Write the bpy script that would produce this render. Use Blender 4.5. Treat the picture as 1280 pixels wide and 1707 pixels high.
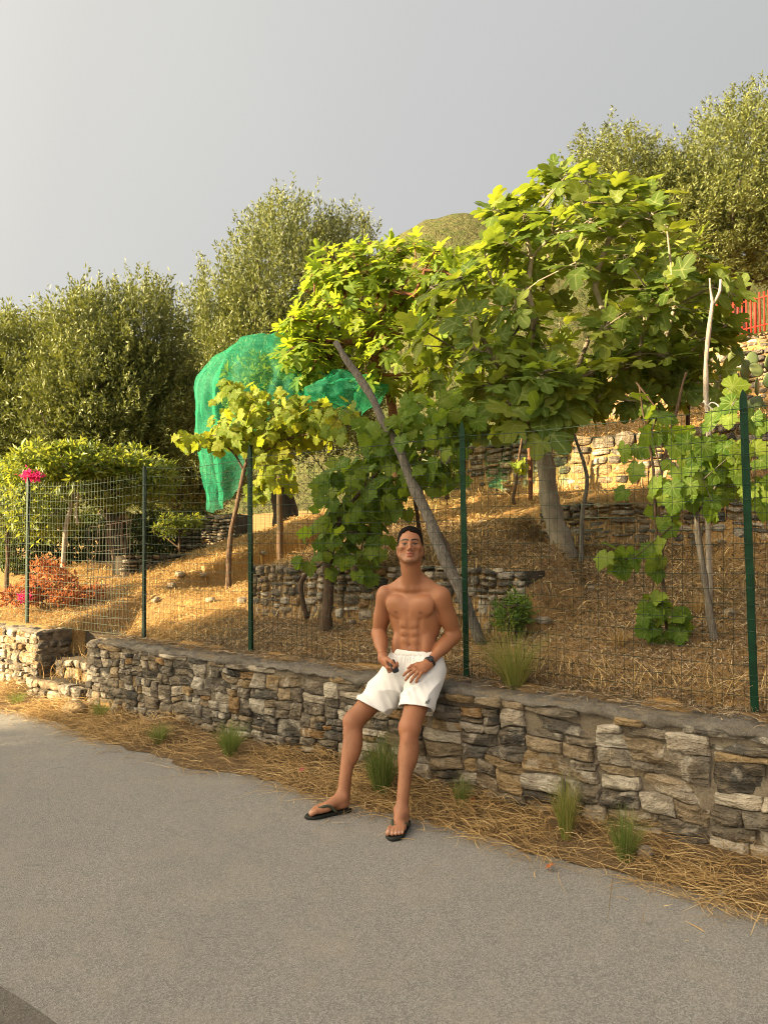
import bpy, math, random
import numpy as np
from mathutils import Matrix, Vector, Quaternion

R = math.radians
for _o in list(bpy.data.objects):
    bpy.data.objects.remove(_o)
SC = bpy.context.scene
COL = SC.collection
rng = np.random.default_rng(7)
random.seed(7)

# ------------------------------------------------------------------ camera
CAM_Z, F_PX, PITCH = 1.5, 1282.0, R(2.39)
cam_data = bpy.data.cameras.new('camera')
cam = bpy.data.objects.new('camera', cam_data)
COL.objects.link(cam)
cam.location = (0, 0, CAM_Z)
cam.rotation_euler = (R(90) + PITCH, 0, 0)
cam_data.sensor_fit = 'VERTICAL'
cam_data.sensor_height = 24.0
cam_data.lens = 24.0 * F_PX / 1707.0
cam_data.clip_start = 0.05
cam_data.clip_end = 3000
SC.camera = cam

# ------------------------------------------------------------------ sky and sun
SUN_EL, SUN_AZ = R(15.5), math.atan2(-0.955, -0.297)      # azimuth measured from +Y towards +X
SUN_DIR = Vector((math.sin(SUN_AZ) * math.cos(SUN_EL), math.cos(SUN_AZ) * math.cos(SUN_EL), math.sin(SUN_EL)))
world = bpy.data.worlds.new('World')
SC.world = world
world.use_nodes = True
wt = world.node_tree
wt.nodes.clear()


def wn(kind, **kw):
    n = wt.nodes.new(kind)
    for k, v in kw.items():
        setattr(n, k, v)
    return n


def wmath(op, a, b=None, clamp=False):
    n = wn('ShaderNodeMath', operation=op, use_clamp=clamp)
    for i, s in enumerate((a, b)):
        if s is None:
            continue
        if isinstance(s, (int, float)):
            n.inputs[i].default_value = s
        else:
            wt.links.new(s, n.inputs[i])
    return n.outputs[0]


sky = wn('ShaderNodeTexSky', sky_type='NISHITA', sun_disc=False, sun_elevation=SUN_EL, sun_rotation=SUN_AZ)
sky.dust_density = 3.0
tc = wn('ShaderNodeTexCoord')
nrm = wn('ShaderNodeVectorMath', operation='NORMALIZE')
wt.links.new(tc.outputs['Generated'], nrm.inputs[0])
dotn = wn('ShaderNodeVectorMath', operation='DOT_PRODUCT')
wt.links.new(nrm.outputs[0], dotn.inputs[0])
dotn.inputs[1].default_value = SUN_DIR
t01 = wmath('MULTIPLY_ADD', dotn.outputs['Value'], 0.5)
t01.node.inputs[2].default_value = 0.5
sep = wn('ShaderNodeSeparateXYZ')
wt.links.new(nrm.outputs[0], sep.inputs[0])
elev = wmath('MAXIMUM', sep.outputs['Z'], 0.0)
# a veil of thin storm cloud, brighter towards the low sun
ramp = wn('ShaderNodeValToRGB')
ramp.color_ramp.interpolation = 'B_SPLINE'
for p_, c_ in ((0.0, (0.083, 0.084, 0.084)), (0.2, (0.089, 0.090, 0.090)), (0.42, (0.101, 0.1015, 0.100)), (0.6, (0.122, 0.121, 0.115)), (0.7, (0.145, 0.140, 0.128)),
               (0.84, (0.34, 0.305, 0.25)), (1.0, (1.55, 1.2, 0.82))):
    if p_ in (0.0, 1.0):
        e_ = ramp.color_ramp.elements[0 if p_ == 0.0 else -1]
    else:
        e_ = ramp.color_ramp.elements.new(p_)
    e_.position = p_
    e_.color = (*c_, 1)
wt.links.new(t01, ramp.inputs[0])
cloud = wn('ShaderNodeTexNoise')
cloud.inputs['Scale'].default_value = 1.6
cloud.inputs['Detail'].default_value = 5
wt.links.new(nrm.outputs[0], cloud.inputs['Vector'])
cl = wmath('MULTIPLY_ADD', cloud.outputs[0], 0.12)
cl.node.inputs[2].default_value = 0.94
zen = wmath('MULTIPLY_ADD', elev, 0.12)
zen.node.inputs[2].default_value = 1.04
gain = wmath('MULTIPLY', cl, zen)
veil = wn('ShaderNodeVectorMath', operation='SCALE')
wt.links.new(ramp.outputs[0], veil.inputs[0])
wt.links.new(gain, veil.inputs['Scale'])
bg_sky = wn('ShaderNodeBackground')
wt.links.new(sky.outputs[0], bg_sky.inputs['Color'])
bg_sky.inputs['Strength'].default_value = 0.05
bg_veil = wn('ShaderNodeBackground')
wt.links.new(veil.outputs[0], bg_veil.inputs['Color'])
mixw = wn('ShaderNodeMixShader')
mixw.inputs[0].default_value = 0.98
wt.links.new(bg_sky.outputs[0], mixw.inputs[1])
wt.links.new(bg_veil.outputs[0], mixw.inputs[2])
wout = wn('ShaderNodeOutputWorld')
wt.links.new(mixw.outputs[0], wout.inputs['Surface'])
world.cycles.sampling_method = 'MANUAL'
world.cycles.sample_map_resolution = 512

sun_data = bpy.data.lights.new('sun', 'SUN')
sun_data.energy = 5.0
sun_data.angle = R(0.7)
sun_data.color = (1.0, 0.76, 0.43)
sun = bpy.data.objects.new('sun', sun_data)
COL.objects.link(sun)
sun.rotation_euler = SUN_DIR.to_track_quat('Z', 'Y').to_euler()

vs = SC.view_settings
vs.view_transform = 'Standard'
vs.look = 'None'
vs.gamma = 1.0
vs.use_curve_mapping = False
vs.exposure = 2.4
SC.cycles.max_bounces = 6
SC.cycles.diffuse_bounces = 2
SC.cycles.transmission_bounces = 2
SC.cycles.transparent_max_bounces = 12
SC.cycles.use_denoising = True
SC.cycles.filter_width = 1.0

# ------------------------------------------------------------------ helpers
def P(px, py, Y):
    """Point of the place seen at pixel (px, py) of the photograph, Y metres in front of the camera."""
    c, s = math.cos(PITCH), math.sin(PITCH)
    dx, du = (px - 640.0) / F_PX, (853.5 - py) / F_PX
    dy, dz = c - du * s, s + du * c
    k = Y / dy
    return np.array((dx * k, Y, CAM_Z + dz * k))


WO = np.array((1.77, 3.54))
WU = np.array((-0.794, 0.608))
WV = np.array((0.608, 0.794))


def W(a, b, z=0.0):
    """Wall coordinates: a along the roadside wall (to the left), b into the hillside."""
    q = WO + a * WU + b * WV
    return np.array((q[0], q[1], z))


def ab(x, y):
    dx, dy = np.asarray(x) - WO[0], np.asarray(y) - WO[1]
    return dx * WU[0] + dy * WU[1], dx * WV[0] + dy * WV[1]


def unit(v):
    v = np.asarray(v, float)
    return v / np.linalg.norm(v)


def sst(e0, e1, x):
    t = np.clip((np.asarray(x, float) - e0) / (e1 - e0), 0, 1)
    return t * t * (3 - 2 * t)


def _hash(ix, iy, iz, seed):
    h = (ix.astype(np.int64) * 374761393 + iy.astype(np.int64) * 668265263 + iz.astype(np.int64) * 2147483647 + seed * 974711) & 0xFFFFFFFF
    h = ((h ^ (h >> 13)) * 1274126177) & 0xFFFFFFFF
    h = h ^ (h >> 16)
    return (h & 0xFFFF) / 65535.0 * 2 - 1


def vnoise(p, scale=1.0, seed=0):
    p = np.asarray(p, float) * scale
    if p.shape[-1] == 2:
        p = np.concatenate([p, np.zeros(p.shape[:-1] + (1,))], -1)
    i = np.floor(p).astype(np.int64)
    f = p - i
    f = f * f * (3 - 2 * f)
    x, y, z = i[..., 0], i[..., 1], i[..., 2]
    fx, fy, fz = f[..., 0], f[..., 1], f[..., 2]
    r = 0
    for dx in (0, 1):
        for dy in (0, 1):
            for dz in (0, 1):
                w = (fx if dx else 1 - fx) * (fy if dy else 1 - fy) * (fz if dz else 1 - fz)
                r = r + w * _hash(x + dx, y + dy, z + dz, seed)
    return r


def fbm(p, scale=1.0, octv=4, seed=0):
    r, amp = 0, 1.0
    for k in range(octv):
        r = r + amp * vnoise(p, scale * 2 ** k, seed + k * 17)
        amp *= 0.5
    return r


def mesh_np(name, V, Q, smooth=True):
    """V: (n,3); Q: list of (m,k) index arrays (or one)."""
    me = bpy.data.meshes.new(name)
    V = np.asarray(V, np.float32)
    if not isinstance(Q, (list, tuple)):
        Q = [Q]
    Q = [np.asarray(q, np.int32) for q in Q if len(q)]
    me.vertices.add(len(V))
    me.vertices.foreach_set('co', V.ravel())
    nl = sum(q.size for q in Q)
    npoly = sum(len(q) for q in Q)
    me.loops.add(nl)
    me.polygons.add(npoly)
    me.loops.foreach_set('vertex_index', np.concatenate([q.ravel() for q in Q]))
    tot = np.concatenate([np.full(len(q), q.shape[1], np.int32) for q in Q])
    st = np.concatenate([[0], np.cumsum(tot)[:-1]]).astype(np.int32)
    me.polygons.foreach_set('loop_start', st)
    me.polygons.foreach_set('loop_total', tot)
    me.polygons.foreach_set('use_smooth', np.full(npoly, bool(smooth)))
    me.update(calc_edges=True)
    return me


def point_attr(me, name, vals):
    vals = np.asarray(vals, np.float32)
    if vals.ndim == 1:
        at = me.attributes.new(name, 'FLOAT', 'POINT')
        at.data.foreach_set('value', vals)
    else:
        at = me.attributes.new(name, 'FLOAT_COLOR', 'POINT')
        if vals.shape[1] == 3:
            vals = np.concatenate([vals, np.ones((len(vals), 1), np.float32)], 1)
        at.data.foreach_set('color', vals.ravel())


def obj(name, me, mat=None, parent=None, matrix=None):
    o = bpy.data.objects.new(name, me)
    COL.objects.link(o)
    if mat is not None and me is not None and not me.materials:
        me.materials.append(mat)
    M = matrix if matrix is not None else Matrix.Identity(4)
    if parent is not None:
        o.parent = parent
        M = Matrix.Translation(-Vector(parent['_w'])) @ M
    o.matrix_basis = M
    o['_w'] = tuple(M.translation + Vector(parent['_w'])) if parent is not None else tuple(M.translation)
    return o


def part(name, V, Q, mat, parent, smooth=True):
    """A part whose vertices are given in world coordinates; its origin goes to their middle."""
    V = np.asarray(V, float)
    c = (V.min(0) + V.max(0)) / 2
    me = mesh_np(name, V - c, Q, smooth)
    return obj(name, me, mat, parent, Matrix.Translation(Vector(c)))


def tag(o, label, cat=None, group=None, kind=None):
    if label:
        o['label'] = label
    if cat:
        o['category'] = cat
    if group:
        o['group'] = group
    if kind:
        o['kind'] = kind
    return o


def thing(name, loc, label, cat, group=None):
    o = bpy.data.objects.new(name, None)
    COL.objects.link(o)
    o.location = tuple(loc)
    o.empty_display_size = 0.1
    o['_w'] = tuple(float(v) for v in loc)
    return tag(o, label, cat, group, 'thing')


def lone(name, V, Q, mat, label, cat, group=None, smooth=True, kind=None):
    V = np.asarray(V, float)
    c = np.array(((V[:, 0].min() + V[:, 0].max()) / 2, (V[:, 1].min() + V[:, 1].max()) / 2, V[:, 2].min()))
    o = obj(name, mesh_np(name, V - c, Q, smooth), mat, None, Matrix.Translation(Vector(c)))
    return tag(o, label, cat, group, kind)


class MB:
    """Collects shapes for one mesh."""
    def __init__(self):
        self.v, self.q, self.t, self.n, self.tone = [], [], [], 0, []

    def add(self, V, Q=None, T=None, tone=0.5):
        V = np.asarray(V, float)
        self.v.append(V)
        if Q is not None and len(Q):
            self.q.append(np.asarray(Q) + self.n)
        if T is not None and len(T):
            self.t.append(np.asarray(T) + self.n)
        self.tone.append(np.broadcast_to(np.asarray(tone, float), (len(V),)))
        self.n += len(V)
        return self

    def data(self):
        Q = []
        if self.q:
            Q.append(np.concatenate(self.q))
        if self.t:
            Q.append(np.concatenate(self.t))
        return np.concatenate(self.v), Q

    def tones(self):
        return np.concatenate(self.tone)


def tube(path, rad, sides=6, cap=True):
    path = np.asarray(path, float)
    n = len(path)
    rad = np.broadcast_to(np.asarray(rad, float), (n,))
    tan = np.gradient(path, axis=0)
    tan /= np.linalg.norm(tan, axis=1, keepdims=True) + 1e-12
    ref = np.array((0, 0, 1.0)) if abs(tan[0][2]) < 0.9 else np.array((1.0, 0, 0))
    V = []
    nx = np.cross(tan[0], ref)
    nx /= np.linalg.norm(nx)
    ang = np.linspace(0, 2 * np.pi, sides, endpoint=False)
    for i in range(n):
        nx = nx - tan[i] * nx.dot(tan[i])
        nx /= np.linalg.norm(nx)
        ny = np.cross(tan[i], nx)
        V.append(path[i] + rad[i] * (np.cos(ang)[:, None] * nx + np.sin(ang)[:, None] * ny))
    V = np.concatenate(V)
    i = np.arange(n - 1)[:, None] * sides
    j = np.arange(sides)[None, :]
    j2 = (j + 1) % sides
    Q = np.stack([i + j, i + j2, i + sides + j2, i + sides + j], -1).reshape(-1, 4)
    T = []
    if cap:
        c0, c1 = len(V), len(V) + 1
        V = np.concatenate([V, path[:1], path[-1:]])
        for k in range(sides):
            T.append((c0, (k + 1) % sides, k))
            b0 = (n - 1) * sides
            T.append((c1, b0 + k, b0 + (k + 1) % sides))
    return V, Q, np.array(T).reshape(-1, 3)


def smooth_path(pts, n=16):
    """Catmull-Rom through the points."""
    pts = np.asarray(pts, float)
    if len(pts) == 2:
        return pts[0] + np.linspace(0, 1, n)[:, None] * (pts[1] - pts[0])
    ext = np.concatenate([[2 * pts[0] - pts[1]], pts, [2 * pts[-1] - pts[-2]]])
    t = np.linspace(0, len(pts) - 1 - 1e-6, n)
    i = t.astype(int)
    f = (t - i)[:, None]
    p0, p1, p2, p3 = ext[i], ext[i + 1], ext[i + 2], ext[i + 3]
    return 0.5 * ((2 * p1) + (-p0 + p2) * f + (2 * p0 - 5 * p1 + 4 * p2 - p3) * f ** 2 + (-p0 + 3 * p1 - 3 * p2 + p3) * f ** 3)


def wob(path, amp, scale=3.0, seed=0):
    path = np.asarray(path, float)
    return path + amp * np.stack([vnoise(path + 13.1 * k, scale, seed + k) for k in range(3)], -1)


BOXQ = np.array([(0, 3, 2, 1), (4, 5, 6, 7), (0, 1, 5, 4), (1, 2, 6, 5), (2, 3, 7, 6), (3, 0, 4, 7)])


def box(x0, x1, y0, y1, z0, z1):
    return np.array([(x0, y0, z0), (x1, y0, z0), (x1, y1, z0), (x0, y1, z0), (x0, y0, z1), (x1, y0, z1), (x1, y1, z1), (x0, y1, z1)], float), BOXQ


# ------------------------------------------------------------------ materials
class Mat:
    def __init__(self, name, rough=0.8, spec=0.3):
        self.m = bpy.data.materials.new(name)
        self.m.use_nodes = True
        self.t = self.m.node_tree
        self.b = self.t.nodes['Principled BSDF']
        self.out = self.t.nodes['Material Output']
        self.b.inputs['Roughness'].default_value = rough
        self.b.inputs['Specular IOR Level'].default_value = spec

    def n(self, kind, ins=None, **kw):
        nd = self.t.nodes.new('ShaderNode' + kind)
        for k, v in kw.items():
            setattr(nd, k, v)
        for k, v in (ins or {}).items():
            self.put(nd.inputs[k], v)
        return nd

    def put(self, sock, v):
        if isinstance(v, bpy.types.NodeSocket):
            self.t.links.new(v, sock)
        elif isinstance(v, bpy.types.Node):
            self.t.links.new(v.outputs[0], sock)
        elif isinstance(v, (tuple, list)) and len(v) == 3 and sock.type == 'RGBA':
            sock.default_value = (*v, 1)
        else:
            sock.default_value = v

    def noise(self, vec, scale, detail=4, rough=0.55, dist=0.0):
        nd = self.n('TexNoise', {'Scale': scale, 'Detail': detail, 'Roughness': rough, 'Distortion': dist})
        if vec is not None:
            self.put(nd.inputs['Vector'], vec)
        return nd.outputs[0]

    def ramp(self, fac, stops):
        nd = self.n('ValToRGB')
        el = nd.color_ramp.elements
        while len(el) < len(stops):
            el.new(0.5)
        for e, (p, c) in zip(el, stops):
            e.position = p
            e.color = (*c, 1) if isinstance(c, (tuple, list)) else (c, c, c, 1)
        self.put(nd.inputs[0], fac)
        return nd.outputs[0]

    def mix(self, fac, a, b, mode='MIX'):
        nd = self.n('Mix', data_type='RGBA', blend_type=mode)
        self.put(nd.inputs[0], fac)
        self.put(nd.inputs[6], a)
        self.put(nd.inputs[7], b)
        return nd.outputs[2]

    def math(self, op, a, b=0.0, c=None, clamp=False):
        nd = self.n('Math', operation=op, use_clamp=clamp)
        self.put(nd.inputs[0], a)
        self.put(nd.inputs[1], b)
        if c is not None:
            self.put(nd.inputs[2], c)
        return nd.outputs[0]

    def bump(self, height, strength=0.5, dist=0.01):
        nd = self.n('Bump', {'Height': height, 'Strength': strength, 'Distance': dist})
        self.put(self.b.inputs['Normal'], nd)
        return nd.outputs[0]

    def base(self, c):
        self.put(self.b.inputs['Base Color'], c)

    def obj_co(self, spread=50.0):
        """Object coordinates shifted by the object's random number."""
        tcn = self.n('TexCoord')
        oi = self.n('ObjectInfo')
        mul = self.n('VectorMath', operation='SCALE')
        cmb = self.n('CombineXYZ', {'X': oi.outputs['Random'], 'Y': oi.outputs['Random'], 'Z': oi.outputs['Random']})
        self.put(mul.inputs[0], cmb)
        mul.inputs['Scale'].default_value = spread
        ad = self.n('VectorMath', operation='ADD')
        self.put(ad.inputs[0], tcn.outputs['Object'])
        self.put(ad.inputs[1], mul)
        return ad.outputs[0]


MATS = {}


def m_asphalt(name, base, dark):
    k = Mat(name, 0.85, 0.35)
    co = k.n('NewGeometry').outputs['Position']
    vor = k.n('TexVoronoi', {'Scale': 190.0, 'Vector': co})
    grain = k.noise(co, 260, 3, 0.7)
    big = k.noise(co, 0.55, 5, 0.65, 0.8)
    mid = k.noise(co, 9, 4, 0.6)
    col = k.ramp(vor.outputs['Color'], [(0.1, tuple(c * 0.62 for c in base)), (0.5, base), (0.93, tuple(min(1, c * 1.55) for c in base))])
    col = k.mix(k.ramp(grain, [(0.42, 0.0), (0.72, 0.5)]), col, dark)
    col = k.mix(k.ramp(big, [(0.35, 0.0), (0.7, 0.35)]), col, tuple(c * 0.72 for c in base))
    col = k.mix(k.ramp(mid, [(0.5, 0.0), (0.8, 0.3)]), col, (base[0] * 1.25, base[1] * 1.15, base[2] * 1.0))
    spots = k.ramp(k.noise(k.n('Mapping', {'Vector': co, 'Scale': (1.0, 2.4, 1.0)}), 6.5, 3, 0.55, 0.6), [(0.66, 0.0), (0.72, 0.55)])
    col = k.mix(spots, col, tuple(c * 0.5 for c in base))
    dust = k.ramp(k.noise(co, 2.3, 6, 0.7), [(0.5, 0.0), (0.72, 0.4)])
    col = k.mix(dust, col, (base[0] * 1.3, base[1] * 1.2, base[2] * 1.05))
    k.base(col)
    k.bump(k.math('ADD', vor.outputs['Distance'], k.math('MULTIPLY', grain, 0.6)), 0.55, 0.004)
    return k.m


MATS['asphalt'] = m_asphalt('asphalt', (0.238, 0.229, 0.213), (0.10, 0.09, 0.08))
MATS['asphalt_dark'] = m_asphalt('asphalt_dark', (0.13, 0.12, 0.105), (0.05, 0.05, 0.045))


def m_soil(name, stops, dirt):
    k = Mat(name, 0.95, 0.1)
    co = k.n('NewGeometry').outputs['Position']
    st = k.n('Mapping', {'Vector': co, 'Scale': (14, 40, 30)})
    n1 = k.noise(st, 2.2, 6, 0.7, 0.4)
    n2 = k.noise(co, 55, 4, 0.7)
    n3 = k.noise(co, 1.3, 5, 0.6)
    col = k.ramp(n1, stops)
    col = k.mix(k.ramp(n2, [(0.4, 0.0), (0.7, 0.75)]), col, dirt)
    col = k.mix(k.ramp(n3, [(0.42, 0.0), (0.68, 0.6)]), col, tuple(c * 0.7 for c in dirt))
    k.base(col)
    k.bump(k.math('ADD', n1, n2), 0.9, 0.03)
    return k.m


MATS['hillside'] = m_soil('hillside_soil', [(0.3, (0.24, 0.14, 0.055)), (0.5, (0.45, 0.265, 0.095)), (0.72, (0.60, 0.40, 0.16))], (0.30, 0.195, 0.10))
MATS['verge'] = m_soil('verge_soil', [(0.3, (0.11, 0.07, 0.04)), (0.5, (0.24, 0.155, 0.08)), (0.75, (0.38, 0.27, 0.13))], (0.12, 0.09, 0.06))
MATS['ground'] = m_soil('ground_soil', [(0.3, (0.12, 0.10, 0.06)), (0.6, (0.2, 0.16, 0.09))], (0.1, 0.08, 0.05))


def m_stone():
    k = Mat('rubble_stone', 0.88, 0.25)
    co = k.obj_co()
    oi = k.n('ObjectInfo')
    base = oi.outputs['Color']
    n1 = k.noise(co, 7, 5, 0.65)
    n2 = k.noise(co, 28, 5, 0.7)
    n3 = k.noise(co, 4.5, 4, 0.6, 1.2)
    st = k.n('Mapping', {'Vector': co, 'Scale': (2.0, 2.0, 9.0), 'Rotation': (0.3, 0.2, 0.0)})
    n4 = k.noise(st, 3.0, 4, 0.6, 0.6)
    vein = k.ramp(k.math('ABSOLUTE', k.math('SUBTRACT', k.noise(co, 6, 2, 0.5, 1.5), 0.5)), [(0.0, 1.0), (0.011, 0.0)])
    col = k.mix(k.ramp(n1, [(0.40, 0.0), (0.62, 0.85)]), base, k.mix(0.45, base, (0.33, 0.24, 0.14)))
    col = k.mix(k.ramp(n4, [(0.38, 0.8), (0.56, 0.0)]), col, k.mix(1.0, base, (0.34, 0.31, 0.28), 'MULTIPLY'))
    col = k.mix(k.ramp(n3, [(0.55, 0.0), (0.64, 0.7)]), col, (0.50, 0.45, 0.37))
    col = k.mix(k.math('MULTIPLY', vein, k.ramp(oi.outputs['Random'], [(0.45, 0.0), (0.7, 0.45)])), col, (0.55, 0.5, 0.42))
    col = k.mix(k.ramp(n2, [(0.3, 0.5), (0.55, 0.0)]), col, k.mix(1.0, base, (0.45, 0.42, 0.38), 'MULTIPLY'))
    col = k.mix(k.ramp(k.noise(co, 90, 3, 0.7), [(0.35, 0.35), (0.5, 0.0), (0.72, 0.25)]), col, k.mix(0.6, col, (0.03, 0.028, 0.024)))
    k.base(col)
    k.bump(k.math('ADD', k.math('MULTIPLY', n1, 1.2), k.math('ADD', n2, k.math('MULTIPLY', n4, 1.2))), 1.0, 0.03)
    return k.m


MATS['stone'] = m_stone()


def m_mortar(name, c0, c1):
    k = Mat(name, 0.95, 0.15)
    co = k.n('NewGeometry').outputs['Position']
    n1, n2, n3 = k.noise(co, 5, 5, 0.6), k.noise(co, 60, 5, 0.75), k.noise(co, 170, 3, 0.7)
    col = k.mix(k.ramp(n1, [(0.35, 0.0), (0.7, 1.0)]), c0, c1)
    col = k.mix(k.ramp(n2, [(0.35, 0.6), (0.6, 0.0)]), col, tuple(c * 0.5 for c in c0))
    col = k.mix(k.ramp(n3, [(0.55, 0.0), (0.75, 0.6)]), col, tuple(min(1, c * 1.5) for c in c1))
    k.base(col)
    k.bump(k.math('ADD', n2, n3), 0.9, 0.012)
    return k.m


MATS['mortar'] = m_mortar('mortar', (0.20, 0.165, 0.12), (0.30, 0.25, 0.185))
MATS['cement'] = m_mortar('cement_cap', (0.15, 0.132, 0.108), (0.27, 0.245, 0.21))
MATS['dry_joint'] = m_mortar('dry_joint_earth', (0.05, 0.042, 0.032), (0.10, 0.08, 0.055))


def m_leaf(name, c0, c1, c2, trans, tfac=0.4, rough=0.42, spec=0.35, attr=True, vein=None, under=None):
    """c0..c2: colour range over leaves; trans: colour of light coming through."""
    k = Mat(name, rough, spec)
    if attr:
        rnd = k.n('Attribute', attribute_name='tone').outputs['Fac']
    else:
        rnd = k.n('ObjectInfo').outputs['Random']
    col = k.ramp(rnd, [(0.0, c0), (0.5, c1), (1.0, c2)])
    co = k.n('TexCoord').outputs['Object']
    col = k.mix(k.ramp(k.noise(co, 16, 3, 0.6), [(0.35, 0.0), (0.75, 0.35)]), col, k.mix(1.0, col, (1.5, 1.35, 0.9), 'MULTIPLY'))
    if under is not None:
        bf = k.n('NewGeometry').outputs['Backfacing']
        col = k.mix(k.math('MULTIPLY', bf, under[1]), col, under[0])
    if vein is not None:
        va = k.n('Attribute', attribute_name='vein').outputs['Fac']
        col = k.mix(k.ramp(va, [(0.55, 0.0), (0.95, 0.7)]), col, vein)
    k.base(col)
    tr = k.n('BsdfTranslucent', {'Color': k.mix(1.0, k.ramp(rnd, [(0.0, (0.8, 0.9, 0.9)), (1.0, (1.15, 1.05, 0.9))]), trans, 'MULTIPLY')})
    ms = k.n('MixShader', {0: tfac, 1: k.b.outputs[0], 2: tr.outputs[0]})
    k.t.links.new(ms.outputs[0], k.out.inputs[0])
    return k.m


MATS['fig_leaf'] = m_leaf('fig_leaf', (0.045, 0.085, 0.016), (0.080, 0.128, 0.022), (0.145, 0.180, 0.030), (0.34, 0.42, 0.035), 0.40, 0.55, 0.16, False,
                          (0.26, 0.30, 0.11), ((0.16, 0.21, 0.085), 0.55))
MATS['fig_foliage'] = m_leaf('fig_foliage', (0.045, 0.085, 0.016), (0.080, 0.128, 0.022), (0.145, 0.180, 0.030), (0.34, 0.42, 0.035), 0.40, 0.55, 0.16, True,
                             (0.26, 0.30, 0.11), ((0.16, 0.21, 0.085), 0.55))
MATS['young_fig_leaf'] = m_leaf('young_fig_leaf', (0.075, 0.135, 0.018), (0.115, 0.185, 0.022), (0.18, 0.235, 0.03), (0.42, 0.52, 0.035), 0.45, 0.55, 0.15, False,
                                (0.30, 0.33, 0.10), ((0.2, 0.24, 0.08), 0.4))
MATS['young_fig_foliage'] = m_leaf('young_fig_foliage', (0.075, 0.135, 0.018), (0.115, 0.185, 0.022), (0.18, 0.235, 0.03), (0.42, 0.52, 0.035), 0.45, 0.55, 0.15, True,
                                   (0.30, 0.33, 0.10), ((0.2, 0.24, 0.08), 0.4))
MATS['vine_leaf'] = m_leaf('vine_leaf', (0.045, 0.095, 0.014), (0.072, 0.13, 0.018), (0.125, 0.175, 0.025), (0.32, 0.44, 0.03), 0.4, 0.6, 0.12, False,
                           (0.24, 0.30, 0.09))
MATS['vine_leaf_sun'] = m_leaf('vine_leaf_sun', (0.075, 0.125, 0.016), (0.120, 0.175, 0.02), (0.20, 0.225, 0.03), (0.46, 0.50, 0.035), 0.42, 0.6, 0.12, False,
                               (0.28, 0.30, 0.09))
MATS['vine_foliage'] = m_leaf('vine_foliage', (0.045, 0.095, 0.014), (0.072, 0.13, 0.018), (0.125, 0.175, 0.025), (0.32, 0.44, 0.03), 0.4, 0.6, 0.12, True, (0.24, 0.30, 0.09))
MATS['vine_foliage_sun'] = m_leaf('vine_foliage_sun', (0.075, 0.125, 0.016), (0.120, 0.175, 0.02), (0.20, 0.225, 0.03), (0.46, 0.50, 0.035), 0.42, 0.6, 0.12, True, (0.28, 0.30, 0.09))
MATS['olive_leaf'] = m_leaf('olive_leaf', (0.030, 0.044, 0.012), (0.092, 0.116, 0.028), (0.215, 0.235, 0.055), (0.30, 0.33, 0.05), 0.15, 0.5, 0.3, True,
                            None, ((0.17, 0.19, 0.09), 0.4))
MATS['citrus_leaf'] = m_leaf('citrus_leaf', (0.045, 0.085, 0.018), (0.085, 0.135, 0.026), (0.17, 0.20, 0.035), (0.40, 0.44, 0.05), 0.35, 0.45, 0.35, True)
MATS['bush_leaf'] = m_leaf('bush_leaf', (0.05, 0.10, 0.02), (0.08, 0.15, 0.03), (0.13, 0.19, 0.04), (0.3, 0.42, 0.05), 0.3, 0.5, 0.3, True)
MATS['dry_red_leaf'] = m_leaf('dry_red_leaf', (0.20, 0.055, 0.03), (0.32, 0.10, 0.045), (0.42, 0.18, 0.07), (0.5, 0.18, 0.06), 0.25, 0.7, 0.15, True)
MATS['bougainvillea'] = m_leaf('bougainvillea_petal', (0.50, 0.02, 0.16), (0.65, 0.03, 0.22), (0.75, 0.06, 0.25), (0.8, 0.06, 0.25), 0.35, 0.6, 0.15, True)
MATS['grass_green'] = m_leaf('grass_green', (0.075, 0.12, 0.03), (0.13, 0.18, 0.05), (0.22, 0.24, 0.09), (0.3, 0.38, 0.08), 0.3, 0.55, 0.25, True)
MATS['grass_mixed'] = m_leaf('grass_mixed', (0.10, 0.14, 0.03), (0.20, 0.22, 0.06), (0.40, 0.33, 0.13), (0.4, 0.38, 0.1), 0.3, 0.6, 0.2, True)
MATS['straw'] = m_leaf('straw', (0.15, 0.085, 0.035), (0.40, 0.265, 0.115), (0.68, 0.52, 0.27), (0.5, 0.34, 0.12), 0.2, 0.6, 0.25, True)
MATS['litter'] = m_leaf('dry_litter', (0.05, 0.034, 0.022), (0.20, 0.145, 0.092), (0.50, 0.41, 0.29), (0.4, 0.26, 0.1), 0.1, 0.75, 0.15, True)
MATS['cactus'] = m_leaf('cactus_skin', (0.045, 0.072, 0.032), (0.065, 0.095, 0.04), (0.11, 0.135, 0.05), (0.2, 0.25, 0.05), 0.06, 0.45, 0.35, False)


def m_bark(name, c0, c1, c2, sc=(30, 30, 5)):
    k = Mat(name, 0.9, 0.2)
    co = k.n('TexCoord').outputs['Object']
    mp = k.n('Mapping', {'Vector': co, 'Scale': sc})
    n1 = k.noise(mp, 1.6, 6, 0.7, 0.4)
    n2 = k.noise(co, 5, 4, 0.6)
    col = k.ramp(n1, [(0.3, c0), (0.52, c1), (0.72, c2)])
    col = k.mix(k.ramp(n2, [(0.4, 0.0), (0.7, 0.45)]), col, tuple(c * 0.6 for c in c1))
    k.base(col)
    k.bump(n1, 0.9, 0.015)
    return k.m


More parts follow.
